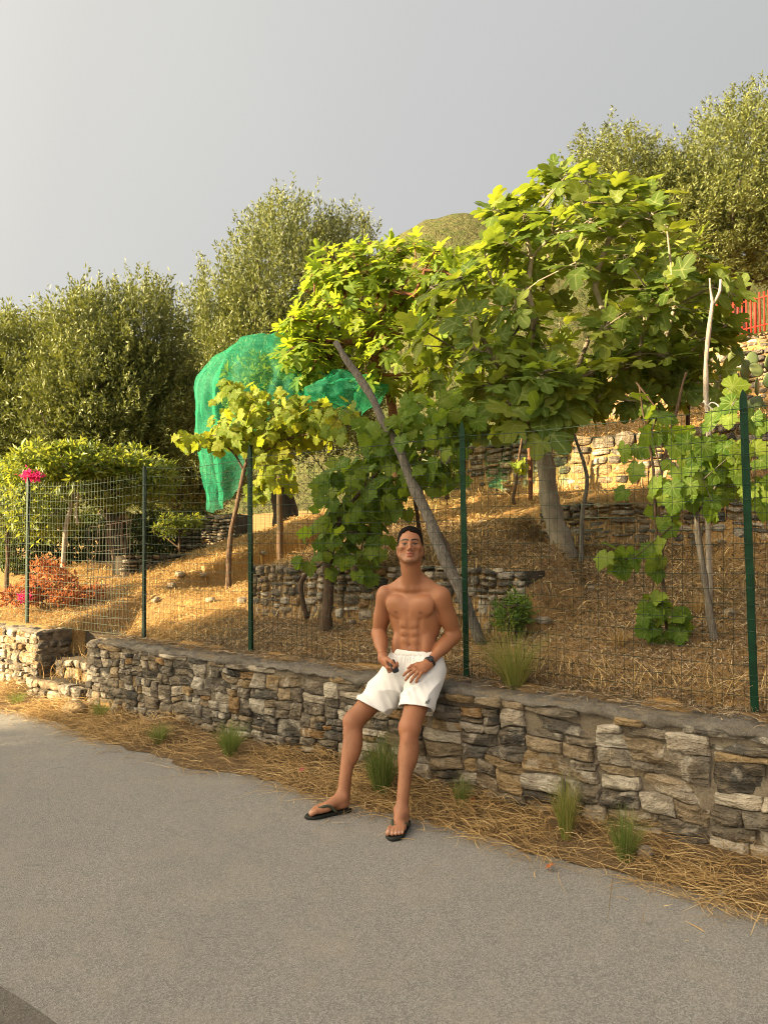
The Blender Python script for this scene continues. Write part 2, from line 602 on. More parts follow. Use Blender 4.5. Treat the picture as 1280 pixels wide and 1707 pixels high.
MATS['fig_bark'] = m_bark('fig_bark', (0.16, 0.135, 0.10), (0.26, 0.22, 0.17), (0.33, 0.29, 0.23), (12, 12, 6))
MATS['dead_wood'] = m_bark('weathered_wood', (0.05, 0.043, 0.037), (0.15, 0.133, 0.113), (0.29, 0.265, 0.235), (55, 55, 6))
MATS['pale_wood'] = m_bark('bleached_stick', (0.22, 0.18, 0.14), (0.36, 0.31, 0.26), (0.48, 0.43, 0.37), (40, 40, 6))
MATS['vine_bark'] = m_bark('vine_bark', (0.05, 0.032, 0.022), (0.11, 0.072, 0.048), (0.18, 0.125, 0.085), (60, 60, 8))
MATS['red_stem'] = m_bark('red_stem', (0.10, 0.04, 0.025), (0.19, 0.085, 0.05), (0.26, 0.14, 0.08), (60, 60, 8))
MATS['olive_bark'] = m_bark('olive_bark', (0.03, 0.025, 0.019), (0.075, 0.06, 0.045), (0.13, 0.11, 0.085), (14, 14, 3))


def m_plain(name, c, rough=0.5, spec=0.4, metal=0.0, var=0.25, scale=40):
    k = Mat(name, rough, spec)
    co = k.n('TexCoord').outputs['Object']
    n1 = k.noise(co, scale, 4, 0.6)
    k.base(k.mix(k.ramp(n1, [(0.35, 0.0), (0.75, 1.0)]), tuple(x * (1 - var) for x in c), tuple(min(1, x * (1 + var)) for x in c)))
    k.b.inputs['Metallic'].default_value = metal
    k.bump(n1, 0.15, 0.002)
    return k.m


MATS['post'] = m_plain('green_coated_steel', (0.004, 0.030, 0.014), 0.55, 0.12, 0, 0.35, 12)
MATS['post_old'] = m_plain('weathered_green_steel', (0.022, 0.045, 0.030), 0.6, 0.25, 0, 0.45, 14)
MATS['wire'] = m_plain('green_coated_wire', (0.008, 0.030, 0.019), 0.5, 0.3)
MATS['wire_old'] = m_plain('faded_green_wire', (0.045, 0.08, 0.055), 0.5, 0.4)
MATS['rust'] = m_plain('rusty_wire', (0.045, 0.03, 0.022), 0.8, 0.3)
MATS['red_paint'] = m_plain('red_painted_steel', (0.24, 0.024, 0.013), 0.6, 0.2, 0, 0.2, 10)
MATS['rope'] = m_plain('white_cord', (0.68, 0.65, 0.6), 0.8, 0.2)
MATS['black_plastic'] = m_plain('black_plastic', (0.012, 0.012, 0.013), 0.4, 0.4)
MATS['pebble'] = m_plain('pale_pebble', (0.52, 0.49, 0.44), 0.85, 0.2, 0, 0.3, 30)


def m_net():
    k = Mat('green_bird_net', 0.6, 0.2)
    co = k.n('TexCoord').outputs['Object']
    n1 = k.noise(co, 7, 4, 0.6)
    k.base(k.ramp(n1, [(0.3, (0.01, 0.20, 0.12)), (0.7, (0.05, 0.36, 0.22))]))
    tl = k.n('BsdfTranslucent', {'Color': (0.05, 0.48, 0.28, 1)})
    tp = k.n('BsdfTransparent', {'Color': (0.85, 1.0, 0.92, 1)})
    body = k.n('MixShader', {0: 0.4, 1: k.b.outputs[0], 2: tl.outputs[0]})
    fac = k.n('MapRange', {'Value': k.noise(co, 26, 3, 0.7), 'From Min': 0.3, 'From Max': 0.7, 'To Min': 0.55, 'To Max': 0.82})
    ms = k.n('MixShader', {0: fac.outputs[0], 1: body.outputs[0], 2: tp.outputs[0]})
    k.t.links.new(ms.outputs[0], k.out.inputs[0])
    return k.m


MATS['net'] = m_net()

# ------------------------------------------------------------------ terrain
PR = ((.12, .59), (.25, .66), (.37, .675), (1.2, .91), (3.17, 1.47), (3.23, 1.87), (4.97, 2.2), (5.03, 2.78), (7.47, 3.35), (7.53, 4.1), (17.67, 6.3), (17.73, 6.95), (45, 9))
PM = ((.12, .59), (.25, .66), (.37, .675), (1.17, .82), (1.23, 1.29), (4.97, 2.17), (5.03, 2.78), (7.47, 3.4), (7.53, 4.1), (17.67, 6.3), (17.73, 6.95), (45, 9))
PL = ((.12, .59), (.25, .66), (.37, .675), (5, 2.05), (17, 5.2), (45, 8.5))
PF = ((.12, .59), (.25, .66), (.37, .675), (1.2, .88), (2.2, 1.18), (6, 1.4), (45, 4.5))


def H(x, y):
    a, b = ab(x, y)
    f = [np.interp(b, [q[0] for q in p], [q[1] for q in p]) for p in (PR, PM, PL, PF)]
    e1 = 1.8 + 0.9 * sst(1.9, 2.6, b)
    e2 = 4.72 + 0.7 * sst(3.4, 4.6, b)
    z = f[0] + (f[1] - f[0]) * sst(-.15, .15, a - e1)
    z = z + (f[2] - z) * sst(-.18, .25, a - e2)
    z = z + (f[3] - z) * sst(7.0, 9.0, a)
    gapm = sst(5.50, 5.62, a) * sst(6.68, 6.56, a)                # the stepped gap in the roadside wall
    step_z = np.interp(b, [0, .28, .60, .95, 1.4], [.1, .14, .33, .52, .95])
    return z + (np.minimum(z, step_z) - z) * gapm


def Hn(x, y):
    p = np.stack([np.asarray(x, float), np.asarray(y, float)], -1)
    _, b = ab(x, y)
    amp = 0.012 + 0.05 * sst(0.6, 6, b)
    return H(x, y) + amp * fbm(p, 1.7, 4, 3) * sst(0.3, 0.8, b) + .025 * vnoise(p, 6, 31) * sst(.12, .2, b) * sst(.5, .36, b)


bl = list(np.arange(0.11, 8.2, 0.07)) + [1.17, 1.23, 3.17, 3.23, 4.97, 5.03, 7.47, 7.53, 17.67, 17.73] + list(np.arange(8.3, 20, 0.3)) + list(np.arange(20.5, 46, 1.5))
bl = np.array(sorted(set(np.round(bl, 3))))
al = np.concatenate([np.arange(-26, -4, 0.8), np.arange(-4, 14, 0.08), np.arange(14, 42, 0.8)])
A_, B_ = np.meshgrid(al, bl, indexing='ij')
X_ = WO[0] + A_ * WU[0] + B_ * WV[0]
Y_ = WO[1] + A_ * WU[1] + B_ * WV[1]
Z_ = Hn(X_, Y_)
nA, nB = A_.shape
i_ = np.arange(nA - 1)[:, None] * nB + np.arange(nB - 1)[None, :]
gridq = np.stack([i_, i_ + 1, i_ + nB + 1, i_ + nB], -1).reshape(-1, 4)
hs = obj('hillside', mesh_np('hillside', np.stack([X_, Y_, Z_], -1).reshape(-1, 3), gridq), MATS['hillside'])
tag(hs, 'terraced hillside of dry straw and bare earth behind the fence', kind='structure')

# far hill with scrub
hp = [(-60, 14), (20, 30), (120, 46), (230, 66), (330, 88), (420, 108), (520, 100), (700, 120), (900, 90)]
hu = np.linspace(-260, 420, 170)
hd = np.linspace(120, 420, 70)
HU, HD = np.meshgrid(hu, hd, indexing='ij')
ridge = np.interp(HU, [-260, -110, -60, -30, -14, -4, 6, 14, 24, 40, 80, 160, 420], [18, 30, 44, 62, 84, 98, 106, 110, 112, 108, 100, 92, 70])
prof = sst(120, 258, HD) * (1 - 0.55 * sst(265, 420, HD))
pp = np.stack([HU, HD], -1)
HZ = .965 * ridge * prof * (1 + 0.02 * fbm(pp, 0.03, 4, 5)) + 1.6 * np.abs(fbm(pp, 0.22, 4, 8)) + 2.0
nA, nB = HU.shape
i_ = np.arange(nA - 1)[:, None] * nB + np.arange(nB - 1)[None, :]
k = Mat('scrub_hill', 0.95, 0.1)
co = k.n('NewGeometry').outputs['Position']
k.base(k.mix(k.ramp(k.noise(co, 0.28, 5, 0.7), [(0.42, 0.0), (0.58, 1.0)]), (0.105, 0.10, 0.042), k.ramp(k.noise(co, 0.9, 4, 0.7), [(0.3, (0.045, 0.06, 0.02)), (0.7, (0.11, 0.12, 0.04))])))
k.bump(k.noise(co, 0.35, 5, 0.7), 1.0, 3.0)
hl = obj('hill', mesh_np('hill', np.stack([HU, HD, HZ], -1).reshape(-1, 3), np.stack([i_, i_ + nB, i_ + nB + 1, i_ + 1], -1).reshape(-1, 4)), k.m)
tag(hl, 'distant scrub covered hill behind the trees', kind='structure')

# ground sheet, road, verge
gv = np.array([(-900, -900, -.05), (900, -900, -.05), (900, 900, -.05), (-900, 900, -.05)], float)
tag(obj('ground', mesh_np('ground', gv, np.array([(0, 1, 2, 3)])), MATS['ground']), 'flat ground reaching to the horizon', kind='structure')
ra = np.arange(-40, 41, 0.5)
rb = np.array([-9.0, -6, -4, -3, -2, -1.2, -0.8, -0.2])
A_, B_ = np.meshgrid(ra, rb, indexing='ij')
rv = np.stack([WO[0] + A_ * WU[0] + B_ * WV[0], WO[1] + A_ * WU[1] + B_ * WV[1], np.zeros_like(A_)], -1).reshape(-1, 3)
nA, nB = A_.shape
i_ = np.arange(nA - 1)[:, None] * nB + np.arange(nB - 1)[None, :]
tag(obj('road', mesh_np('road', rv, np.stack([i_, i_ + 1, i_ + nB + 1, i_ + nB], -1).reshape(-1, 4)), MATS['asphalt']),
    'pale grey asphalt road in front of the stone wall', kind='structure')
# darker patch of the road at the near corner
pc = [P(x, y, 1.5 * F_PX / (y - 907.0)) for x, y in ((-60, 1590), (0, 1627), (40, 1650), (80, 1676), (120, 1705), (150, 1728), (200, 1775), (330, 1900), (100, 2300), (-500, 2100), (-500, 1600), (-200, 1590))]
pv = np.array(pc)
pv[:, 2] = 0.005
tag(obj('dark_patch', mesh_np('dark_patch', pv, np.array([list(range(len(pv)))])), MATS['asphalt_dark']),
    'dark patch at the near corner of the road', kind='structure')


def edge_b(a):
    a = np.asarray(a, float)
    return -0.47 + 0.06 * np.sin(a * 1.3 + 0.5) + 0.10 * np.exp(-((a - 2.6) / 0.7) ** 2) + 0.05 * vnoise(np.stack([a, a * 0], -1), 4, 5) + 0.03 * vnoise(np.stack([a, a * 0], -1), 14, 6)


va_ = np.arange(-8, 24, 0.05)
eb = edge_b(va_)
rows = np.linspace(0, 1, 9)
A_ = np.repeat(va_[:, None], 9, 1)
B_ = eb[:, None] + (0.75 - eb[:, None]) * rows[None, :] ** 1.2
ZV = 0.006 + 0.10 * sst(0, 1, (B_ - eb[:, None]) / 0.5) * (0.75 + 0.5 * vnoise(np.stack([A_, B_], -1), 5, 9)) * (B_ > eb[:, None] + 1e-4)
rv = np.stack([WO[0] + A_ * WU[0] + B_ * WV[0], WO[1] + A_ * WU[1] + B_ * WV[1], ZV], -1).reshape(-1, 3)
nA, nB = A_.shape
i_ = np.arange(nA - 1)[:, None] * nB + np.arange(nB - 1)[None, :]
tag(obj('verge', mesh_np('verge', rv, np.stack([i_, i_ + 1, i_ + nB + 1, i_ + nB], -1).reshape(-1, 4)), MATS['verge']),
    'earth verge between the road and the stone wall', kind='structure')


def verge_z(a, b):
    e = edge_b(a)
    return np.where(b > e, 0.006 + 0.10 * sst(0, 1, (b - e) / 0.5) * (0.75 + 0.5 * vnoise(np.stack([a, b], -1), 5, 9)), 0.0)


# ------------------------------------------------------------------ stone walls
STONE_COLS = np.array([(.075, .072, .066), (.13, .122, .108), (.20, .175, .14), (.30, .235, .155), (.37, .265, .14), (.33, .20, .085), (.50, .445, .36), (.60, .55, .46)])


def split_rects(x0, x1, z0, z1, mw, mh, rg, out):
    w, h = x1 - x0, z1 - z0
    tw, th = rg.uniform(*mw), rg.uniform(*mh)
    if w > tw and (w / tw >= h / th):
        n = rg.uniform(.36, .64)
        split_rects(x0, x0 + w * n, z0, z1, mw, mh, rg, out)
        split_rects(x0 + w * n, x1, z0, z1, mw, mh, rg, out)
    elif h > th:
        n = rg.uniform(.36, .64)
        split_rects(x0, x1, z0, z0 + h * n, mw, mh, rg, out)
        split_rects(x0, x1, z0 + h * n, z1, mw, mh, rg, out)
    else:
        out.append((x0, x1, z0, z1))


def stone_face(parent, org, sd, nd, length, height, mw, mh, seed, weights, gap=0.008, proud=(0.012, 0.04), warp=0.022, nu=10, nv=9, round_=0.5, ztop=None,
               joined=None, rects=None, tilt=0.0):
    """Lay irregular stones on a wall face: org = lower corner, sd along, nd outward."""
    rg = np.random.default_rng(seed)
    org, sd, nd = (np.asarray(v, float) for v in (org, sd, nd))
    up = np.array((0, 0, 1.0))
    if rects is None:
        rects = []
        x = 0.0
        while x < length - 1e-6:
            w = min(length - x, rg.uniform(.9, 1.3))
            if length - x - w < .35:
                w = length - x
            split_rects(x, x + w, 0, height, mw, mh, rg, rects)
            x += w
    ease = lambda n: np.concatenate([[-1], np.linspace(-.93, .93, n - 2), [1]])
    su, sv = ease(nu), ease(nv)
    U, V = np.meshgrid(su, sv, indexing='ij')
    U, V = U.ravel(), V.ravel()
    i0 = np.arange(nu - 1)[:, None] * nv + np.arange(nv - 1)[None, :]
    Q = np.stack([i0, i0 + nv, i0 + nv + 1, i0 + 1], -1).reshape(-1, 4)
    ring = [i * nv for i in range(nu)] + [(nu - 1) * nv + j for j in range(1, nv)] + [i * nv + nv - 1 for i in range(nu - 2, -1, -1)] + [j for j in range(nv - 2, 0, -1)]
    ring = np.array(ring)
    nr = len(ring)
    nb = nu * nv
    RQ = np.array([(ring[(m + 1) % nr], ring[m], nb + m, nb + (m + 1) % nr) for m in range(nr)])
    jb = MB() if joined is not None else None
    for (x0, x1, z0, z1) in rects:
        g = gap * rg.uniform(.6, 1.5)
        hw, hh = max(.012, (x1 - x0) / 2 - g), max(.012, (z1 - z0) / 2 - g)
        cx, cz = (x0 + x1) / 2, (z0 + z1) / 2
        p = rg.uniform(3.2, 7)
        m = np.maximum(np.abs(U), np.abs(V)) + 1e-9
        r = (np.abs(U / m) ** p + np.abs(V / m) ** p) ** (-1 / p)
        r = 1 + (r - 1) * round_
        co = rg.normal(0, .09, (4, 2))
        bu, bv = (U + 1) / 2, (V + 1) / 2
        cw = np.stack([(1 - bu) * (1 - bv), bu * (1 - bv), bu * bv, (1 - bu) * bv], -1) @ co
        x = cx + hw * (U * r + np.clip(cw[:, 0], -.2, .1))
        z = cz + hh * (V * r + np.clip(cw[:, 1], -.2, .1))
        q2 = np.stack([x, z], -1)
        x = x + warp * vnoise(q2, 5, seed) + .006 * vnoise(q2, 28, seed + 3)
        z = z + warp * vnoise(q2, 5, seed + 1) + .006 * vnoise(q2, 28, seed + 4)
        if ztop is not None:
            z = z * (ztop(x) / height)
        pr = rg.uniform(*proud)
        dome = 1 - m ** rg.uniform(14, 30)
        gx, gz = rg.normal(0, .13, 2)
        q3 = np.stack([x + 31 * cx, z, np.full_like(x, cz * 17)], -1)
        d = pr * dome + (gx * U * hw + gz * V * hh) * dome * .8
        # split faces: a few planar facets
        for _ in range(5):
            fa = rg.uniform(0, 6.28)
            d = np.minimum(d, pr * rg.uniform(.8, 1.15) - rg.uniform(.1, .5) * np.maximum(0, (np.cos(fa) * U * hw + np.sin(fa) * V * hh) - rg.uniform(.0, .6) * min(hw, hh)))
        d = d + (.009 * vnoise(q3, 16, seed + 7) + .007 * vnoise(q3, 45, seed + 8)) * (dome > 0.02)
        Vv = org + x[:, None] * sd + z[:, None] * up + d[:, None] * nd
        back = Vv[ring] - nd * .07 + (org + cx * sd + cz * up - Vv[ring] - 0) * .06
        Vv = np.concatenate([Vv, back])
        QQ = np.concatenate([Q, RQ])
        c = STONE_COLS[rg.choice(len(STONE_COLS), p=weights)] * rg.uniform(.8, 1.2)
        if joined is not None:
            jb.add(Vv, QQ)
            continue
        o = part('stone', Vv, QQ, MATS['stone'], parent)
        o.color = (*np.clip(c, 0, 1), 1)
    if joined is not None:
        V_, Q_ = jb.data()
        o = part(joined, V_, Q_, MATS['stone'], parent)
        o.color = (*(STONE_COLS.T @ weights), 1)
        tag(o, None, kind='stuff')
        return o


def wgt(*w):
    w = np.array(w, float)
    return w / w.sum()


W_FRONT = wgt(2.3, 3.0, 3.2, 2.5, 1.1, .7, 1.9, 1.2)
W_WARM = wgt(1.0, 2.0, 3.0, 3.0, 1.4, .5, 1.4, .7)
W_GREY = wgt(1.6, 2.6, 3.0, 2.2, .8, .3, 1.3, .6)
U3, V3 = np.array((*WU, 0)), np.array((*WV, 0))
UP = np.array((0, 0, 1.0))


def wall_body(a0, a1, b0, b1, z0, zt, mat_core, mat_cap, parent, cap=0.05, over=0.022, seed=1, step=0.026, core_inset=0.024):
    """Recessed mortar core and a rough cement cap (front edge wanders)."""
    aa = np.arange(a0, a1 + step * .5, step)
    rows = list(np.linspace(z0, zt - .004, 15))
    V = []
    for a in aa:
        for z in rows:
            V.append(W(a, b0 + core_inset, z))
        V.append(W(a, b1 - .02, zt - .004))
        V.append(W(a, b1 - .02, z0))
    V = np.array(V)
    n = len(rows) + 2
    front = np.tile(np.array([1] * len(rows) + [0, 0]), len(aa))[:, None]
    V = V - front * V3 * (.013 * fbm(V, 6, 3, seed) + .002)[:, None]
    i = np.arange(len(aa) - 1)[:, None] * n + np.arange(n)[None, :]
    j = np.arange(len(aa) - 1)[:, None] * n + (np.arange(n)[None, :] + 1) % n
    Q = np.stack([i, j, j + n, i + n], -1).reshape(-1, 4)
    ends = [np.array([list(range(n))[::-1]]), np.array([[(len(aa) - 1) * n + m for m in range(n)]])]
    part('mortar_core', V, [Q] + ends, mat_core, parent)
    # cap
    V = []
    nb = 14
    bb = np.linspace(0, 1, nb)
    for a in aa:
        q = np.array([[a, seed * 3.0]])
        fr = b0 - over * (0.35 + 0.65 * float(vnoise(q, 5, seed)[0])) - .01 * float(vnoise(q, 19, seed + 2)[0])
        low = cap * (0.75 + .75 * max(0, float(vnoise(q, 3.1, seed + 5)[0])) + .25 * float(vnoise(q, 15, seed + 6)[0]))
        V.append(W(a, fr + .02, zt - low))
        V.append(W(a, fr, zt - low * .7))
        for t in bb:
            bz = fr + (b1 - fr) * t
            V.append(W(a, bz, zt + .016 * float(vnoise(np.array([[a, bz]]), 6, seed + 8)[0]) + .010 * float(vnoise(np.array([[a, bz]]), 25, seed + 9)[0]) - (.012 if t == 0 else 0)))
        V.append(W(a, b1, zt - .1))
    V = np.array(V)
    n = nb + 3
    i = np.arange(len(aa) - 1)[:, None] * n + np.arange(n - 1)[None, :]
    Q = np.stack([i, i + 1, i + 1 + n, i + n], -1).reshape(-1, 4)
    V = V + .013 * np.stack([vnoise(V + 3.3 * q_, 28, 60 + q_) for q_ in range(3)], -1)
    part('cement_cap', V, [Q] + [np.array([list(range(n))[::-1]]), np.array([[(len(aa) - 1) * n + m for m in range(n)]])], mat_cap, parent)


# roadside wall
WALL_H = 0.645
sw = thing('stone_wall', W(2, .15, 0), 'long low roadside stone wall of grey and ochre rubble the man leans on', 'wall')
wall_body(-1.7, 5.56, 0, .34, -.05, WALL_H, MATS['mortar'], MATS['cement'], sw)
L_ = 5.56 + 1.7
stone_face(sw, W(-1.7, 0, .02), U3, -V3, 3.9, .555, (.18, .42), (.075, .18), 11, W_FRONT, proud=(.010, .034), gap=.0028, round_=.18, warp=.03)
stone_face(sw, W(2.2, 0, .02), U3, -V3, L_ - 3.9, .555, (.12, .30), (.06, .145), 14, W_FRONT, proud=(.010, .034), gap=.0028, round_=.18, warp=.025)
# flat coping stones under the cement
rg = np.random.default_rng(5)
x = 0.0
rects = []
while x < L_:
    w = rg.uniform(.14, .34)
    if rg.random() < .8:
        rects.append((x, min(L_, x + w), .577, rg.uniform(.612, .63)))
    x += w
stone_face(sw, W(-1.7, 0, 0), U3, -V3, L_, .63, 0, 0, 12, wgt(1, 2.5, 3, 2.2, .8, 0, .5, 0), rects=rects, proud=(.02, .05), warp=.008, gap=.005)
stone_face(sw, W(5.56, .32, .02), -V3, U3, .3, .56, (.14, .3), (.08, .16), 13, W_FRONT)

# wall beyond the steps
lw = thing('stone_wall', W(9, .25, 0), 'sunlit low stone wall beyond the gap with steps', 'wall')
wall_body(6.6, 12.5, .1, .46, -.05, WALL_H + .0, MATS['mortar'], MATS['cement'], lw, seed=4)
stone_face(lw, W(6.6, .1, .02), U3, -V3, 5.9, .6, (.14, .32), (.08, .16), 21, W_WARM)
stone_face(lw, W(6.6, .1, .02), V3, -U3, .36, .6, (.16, .34), (.08, .15), 22, wgt(3, 3, 2, 1, .5, .2, .4, .2))
# steps in the gap
st = thing('stone_steps', W(6.1, -.05, 0), 'rough stone steps in the gap of the roadside wall', 'steps')
stone_face(st, W(5.62, -.02, .02), U3, -V3, .93, .2, (.16, .34), (.1, .2), 23, W_WARM, proud=(.02, .05))
stone_face(st, W(5.62, .26, .18), U3, -V3, .93, .2, (.2, .4), (.12, .22), 24, wgt(2, 2, 2, 2, 1, 1, .5, .2), proud=(.02, .05))
for b0, b1, zt in ((0, .3, .2), (.28, .62, .39), (.6, .95, .58)):
    aa = np.linspace(5.6, 6.58, 12)
    bb = np.linspace(b0, b1, 5)
    A_, B_ = np.meshgrid(aa, bb, indexing='ij')
    V = np.array([W(a, b, zt + .02 * float(vnoise(np.array([[a, b]]), 8, 4)[0])) for a, b in zip(A_.ravel(), B_.ravel())])
    i = np.arange(11)[:, None] * 5 + np.arange(4)[None, :]
    F = np.concatenate([V, np.array([W(a, b0, -.05) for a in aa])])
    j = np.arange(11)
    part('step', F, [np.stack([i, i + 1, i + 6, i + 5], -1).reshape(-1, 4), np.stack([60 + j, j * 5, j * 5 + 5, 61 + j], -1)], MATS['dry_joint'], st)

# terrace walls (dry stone)
def terrace(label, a0, a1, b, z0, z1, mw, mh, seed, weights, joined=None, top_stones=True, nu=6, nv=6, zt=None, proud=(.02, .055), group=None):
    t = thing('terrace_wall', W((a0 + a1) / 2, b, z0), label, 'wall', group)
    aa = np.arange(a0, a1 + .01, .1)
    V = []
    for a in aa:
        for z in (z0 - .1, (z0 + z1) / 2, z1 - .02):
            V.append(W(a, b + .03, z))
        V.append(W(a, b + .32, z1 - .02))
        V.append(W(a, b + .32, z0 - .1))
    n = 5
    i = np.arange(len(aa) - 1)[:, None] * n + np.arange(n)[None, :]
    j = np.arange(len(aa) - 1)[:, None] * n + (np.arange(n)[None, :] + 1) % n
    part('rubble_core', np.array(V), [np.stack([i, j, j + n, i + n], -1).reshape(-1, 4), np.array([[4, 3, 2, 1, 0]]), np.array([[(len(aa) - 1) * n + m for m in range(n)]])],
         MATS['dry_joint'], t)
    stone_face(t, W(a0, b, z0 - .06), U3, -V3, a1 - a0, z1 - z0 + .06, mw, mh, seed, weights, gap=.009, proud=proud, nu=nu, nv=nv, joined=joined, round_=.75)
    return t


terrace('low dry stone terrace wall of rounded rubble behind the man', 1.85, 4.75, 1.2, .78, 1.32, (.12, .30), (.07, .17), 31, W_GREY)
terrace('long dry stone terrace wall behind the trunk of the fig tree', -1.2, 2.72, 3.2, 1.42, 1.9, (.14, .34), (.06, .13), 32, wgt(1.6, 2.6, 3, 2, .8, .3, 1.2, .5))
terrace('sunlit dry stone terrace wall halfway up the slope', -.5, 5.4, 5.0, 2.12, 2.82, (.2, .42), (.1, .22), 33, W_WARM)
terrace('rough dry stone wall high up beside the prickly pear', .3, 4.4, 7.5, 3.3, 4.18, (.18, .36), (.09, .17), 34, wgt(2, 3, 3, 1.6, .6, .2, .5, .1))
terrace('grey dry stone wall under the red metal fence', .5, 4.6, 17.7, 6.1, 6.95, (.25, .5), (.1, .2), 35, W_GREY, nu=4, nv=4)


def loose_wall(name, label, p0, p1, h, thick, seed, weights, mw=(.12, .3), mh=(.06, .12)):
    """A short free wall from p0 to p1 (plan points) standing on the hillside."""
    p0, p1 = np.asarray(p0, float), np.asarray(p1, float)
    d = p1 - p0
    ln = float(np.hypot(*d))
    sd = np.array((*(d / ln), 0))
    nd = np.array((sd[1], -sd[0], 0))
    if nd[1] > 0:
        nd = -nd
    z0 = float(min(H(*p0), H(*p1))) - .05
    t = thing(name, (*(p0 + p1) / 2, z0), label, 'wall')
    xx = np.linspace(0, ln, max(4, int(ln / .1)))
    V = []
    for x in xx:
        o = np.array((*p0, 0)) + sd * x
        V += [o - nd * .03 + UP * (z0 - .1), o - nd * .03 + UP * (z0 + h - .015), o - nd * thick + UP * (z0 + h - .015), o - nd * thick + UP * (z0 - .1)]
    n = 4
    i = np.arange(len(xx) - 1)[:, None] * n + np.arange(n)[None, :]
    j = np.arange(len(xx) - 1)[:, None] * n + (np.arange(n)[None, :] + 1) % n
    part('rubble_core', np.array(V), [np.stack([i, j, j + n, i + n], -1).reshape(-1, 4), np.array([[3, 2, 1, 0]]), np.array([[(len(xx) - 1) * n + m for m in range(n)]])], MATS['dry_joint'], t)
    stone_face(t, (*p0, z0 - .03), sd, nd, ln, h + .03, mw, mh, seed, weights, nu=6, nv=5, round_=.75)
    return t


q0, q1 = P(205, 945, 9.6), P(312, 935, 10.2)
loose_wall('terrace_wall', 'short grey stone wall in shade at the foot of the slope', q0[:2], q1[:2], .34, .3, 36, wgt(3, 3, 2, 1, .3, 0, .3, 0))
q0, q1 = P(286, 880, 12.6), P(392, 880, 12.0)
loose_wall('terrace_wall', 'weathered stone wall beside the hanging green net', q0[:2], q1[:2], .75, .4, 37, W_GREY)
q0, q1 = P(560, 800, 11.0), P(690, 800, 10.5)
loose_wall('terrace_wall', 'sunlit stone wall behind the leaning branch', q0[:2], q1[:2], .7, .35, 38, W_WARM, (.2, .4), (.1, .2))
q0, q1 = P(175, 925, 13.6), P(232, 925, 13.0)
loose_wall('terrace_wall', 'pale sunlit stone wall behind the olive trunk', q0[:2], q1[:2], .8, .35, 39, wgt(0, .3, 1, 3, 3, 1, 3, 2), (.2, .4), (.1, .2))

# ------------------------------------------------------------------ leaves
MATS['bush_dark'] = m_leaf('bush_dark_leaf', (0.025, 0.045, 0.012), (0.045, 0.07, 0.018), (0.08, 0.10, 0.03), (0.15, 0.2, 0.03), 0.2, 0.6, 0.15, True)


def leaf_template(half, centre, droop=.18, fold=.10, wave=.03, seed=0):
    """half: right-hand outline from the base to the tip (unit leaf, y along)."""
    half = np.array(half, float)
    left = half[1:-1][::-1] * (-1, 1)
    out = np.concatenate([half, left])
    n = len(out)
    c = np.array(centre, float)
    V = [np.array([[*c]]), c + (out - c) * .5, out]
    V = np.concatenate(V)
    x, y = V[:, 0], V[:, 1]
    rg = np.random.default_rng(seed)
    z = fold * np.abs(x) - droop * y * y * .8 - .25 * droop * x * x * 4 + wave * vnoise(V, 5, seed)
    rad = np.linalg.norm(out - c, axis=1)
    tipness = np.array([(rad[i] >= rad[i - 1] and rad[i] >= rad[(i + 1) % n]) for i in range(n)], float)
    vein = np.concatenate([[1.0], tipness, tipness * .75])
    j = np.arange(n)
    j2 = (j + 1) % n
    T_ = np.stack([np.zeros(n, int), 1 + j, 1 + j2], -1)
    Q_ = np.stack([1 + j, 1 + n + j, 1 + n + j2, 1 + j2], -1)
    return np.stack([x, y, z], -1), T_, Q_, vein


FIG_H = [(0, .0), (.10, -.03), (.24, -.02), (.36, .08), (.40, .19), (.31, .29), (.38, .42), (.50, .56), (.48, .67), (.36, .68), (.22, .58), (.25, .74), (.23, .89), (.12, 1.0), (0, 1.04)]
FIG2_H = [(0, .0), (.12, -.04), (.30, -.02), (.44, .10), (.38, .22), (.16, .27), (.36, .46), (.52, .66), (.44, .72), (.28, .62), (.11, .47), (.17, .72), (.15, .92), (.07, 1.02), (0, 1.05)]
VINE_H = [(0, .02), (.07, -.13), (.20, -.20), (.30, -.12), (.40, -.06), (.42, .06), (.50, .14), (.43, .24), (.54, .34), (.56, .46), (.45, .50), (.36, .50), (.34, .62), (.25, .68), (.20, .82), (.09, .86), (0, .98)]
FIG_T = [leaf_template(FIG_H, (0, .30), d, f, .05, s) for d, f, s in ((.22, .10, 1), (.35, .05, 2), (.10, .16, 3), (.28, -.06, 4))]
FIG2_T = [leaf_template(FIG2_H, (0, .30), d, f, .05, s) for d, f, s in ((.25, .10, 5), (.4, .05, 6), (.12, .18, 7))]
VINE_T = [leaf_template(VINE_H, (0, .22), d, f, .06, s) for d, f, s in ((.18, .10, 8), (.32, .04, 9), (.1, -.10, 10))]


def leaf_meshes(nm, temps, mat):
    ms = []
    for V, T_, Q_, ve in temps:
        me = mesh_np(nm, V, [T_, Q_])
        point_attr(me, 'vein', ve)
        me.materials.append(mat)
        ms.append(me)
    return ms


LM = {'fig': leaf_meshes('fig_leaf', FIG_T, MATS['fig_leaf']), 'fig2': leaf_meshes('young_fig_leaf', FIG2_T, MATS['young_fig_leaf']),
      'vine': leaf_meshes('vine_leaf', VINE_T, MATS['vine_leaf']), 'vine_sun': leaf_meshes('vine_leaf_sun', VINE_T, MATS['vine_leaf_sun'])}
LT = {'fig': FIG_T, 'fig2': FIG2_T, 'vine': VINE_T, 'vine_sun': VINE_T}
LMAT = {'fig': 'fig_foliage', 'fig2': 'young_fig_foliage', 'vine': 'vine_foliage', 'vine_sun': 'vine_foliage_sun'}


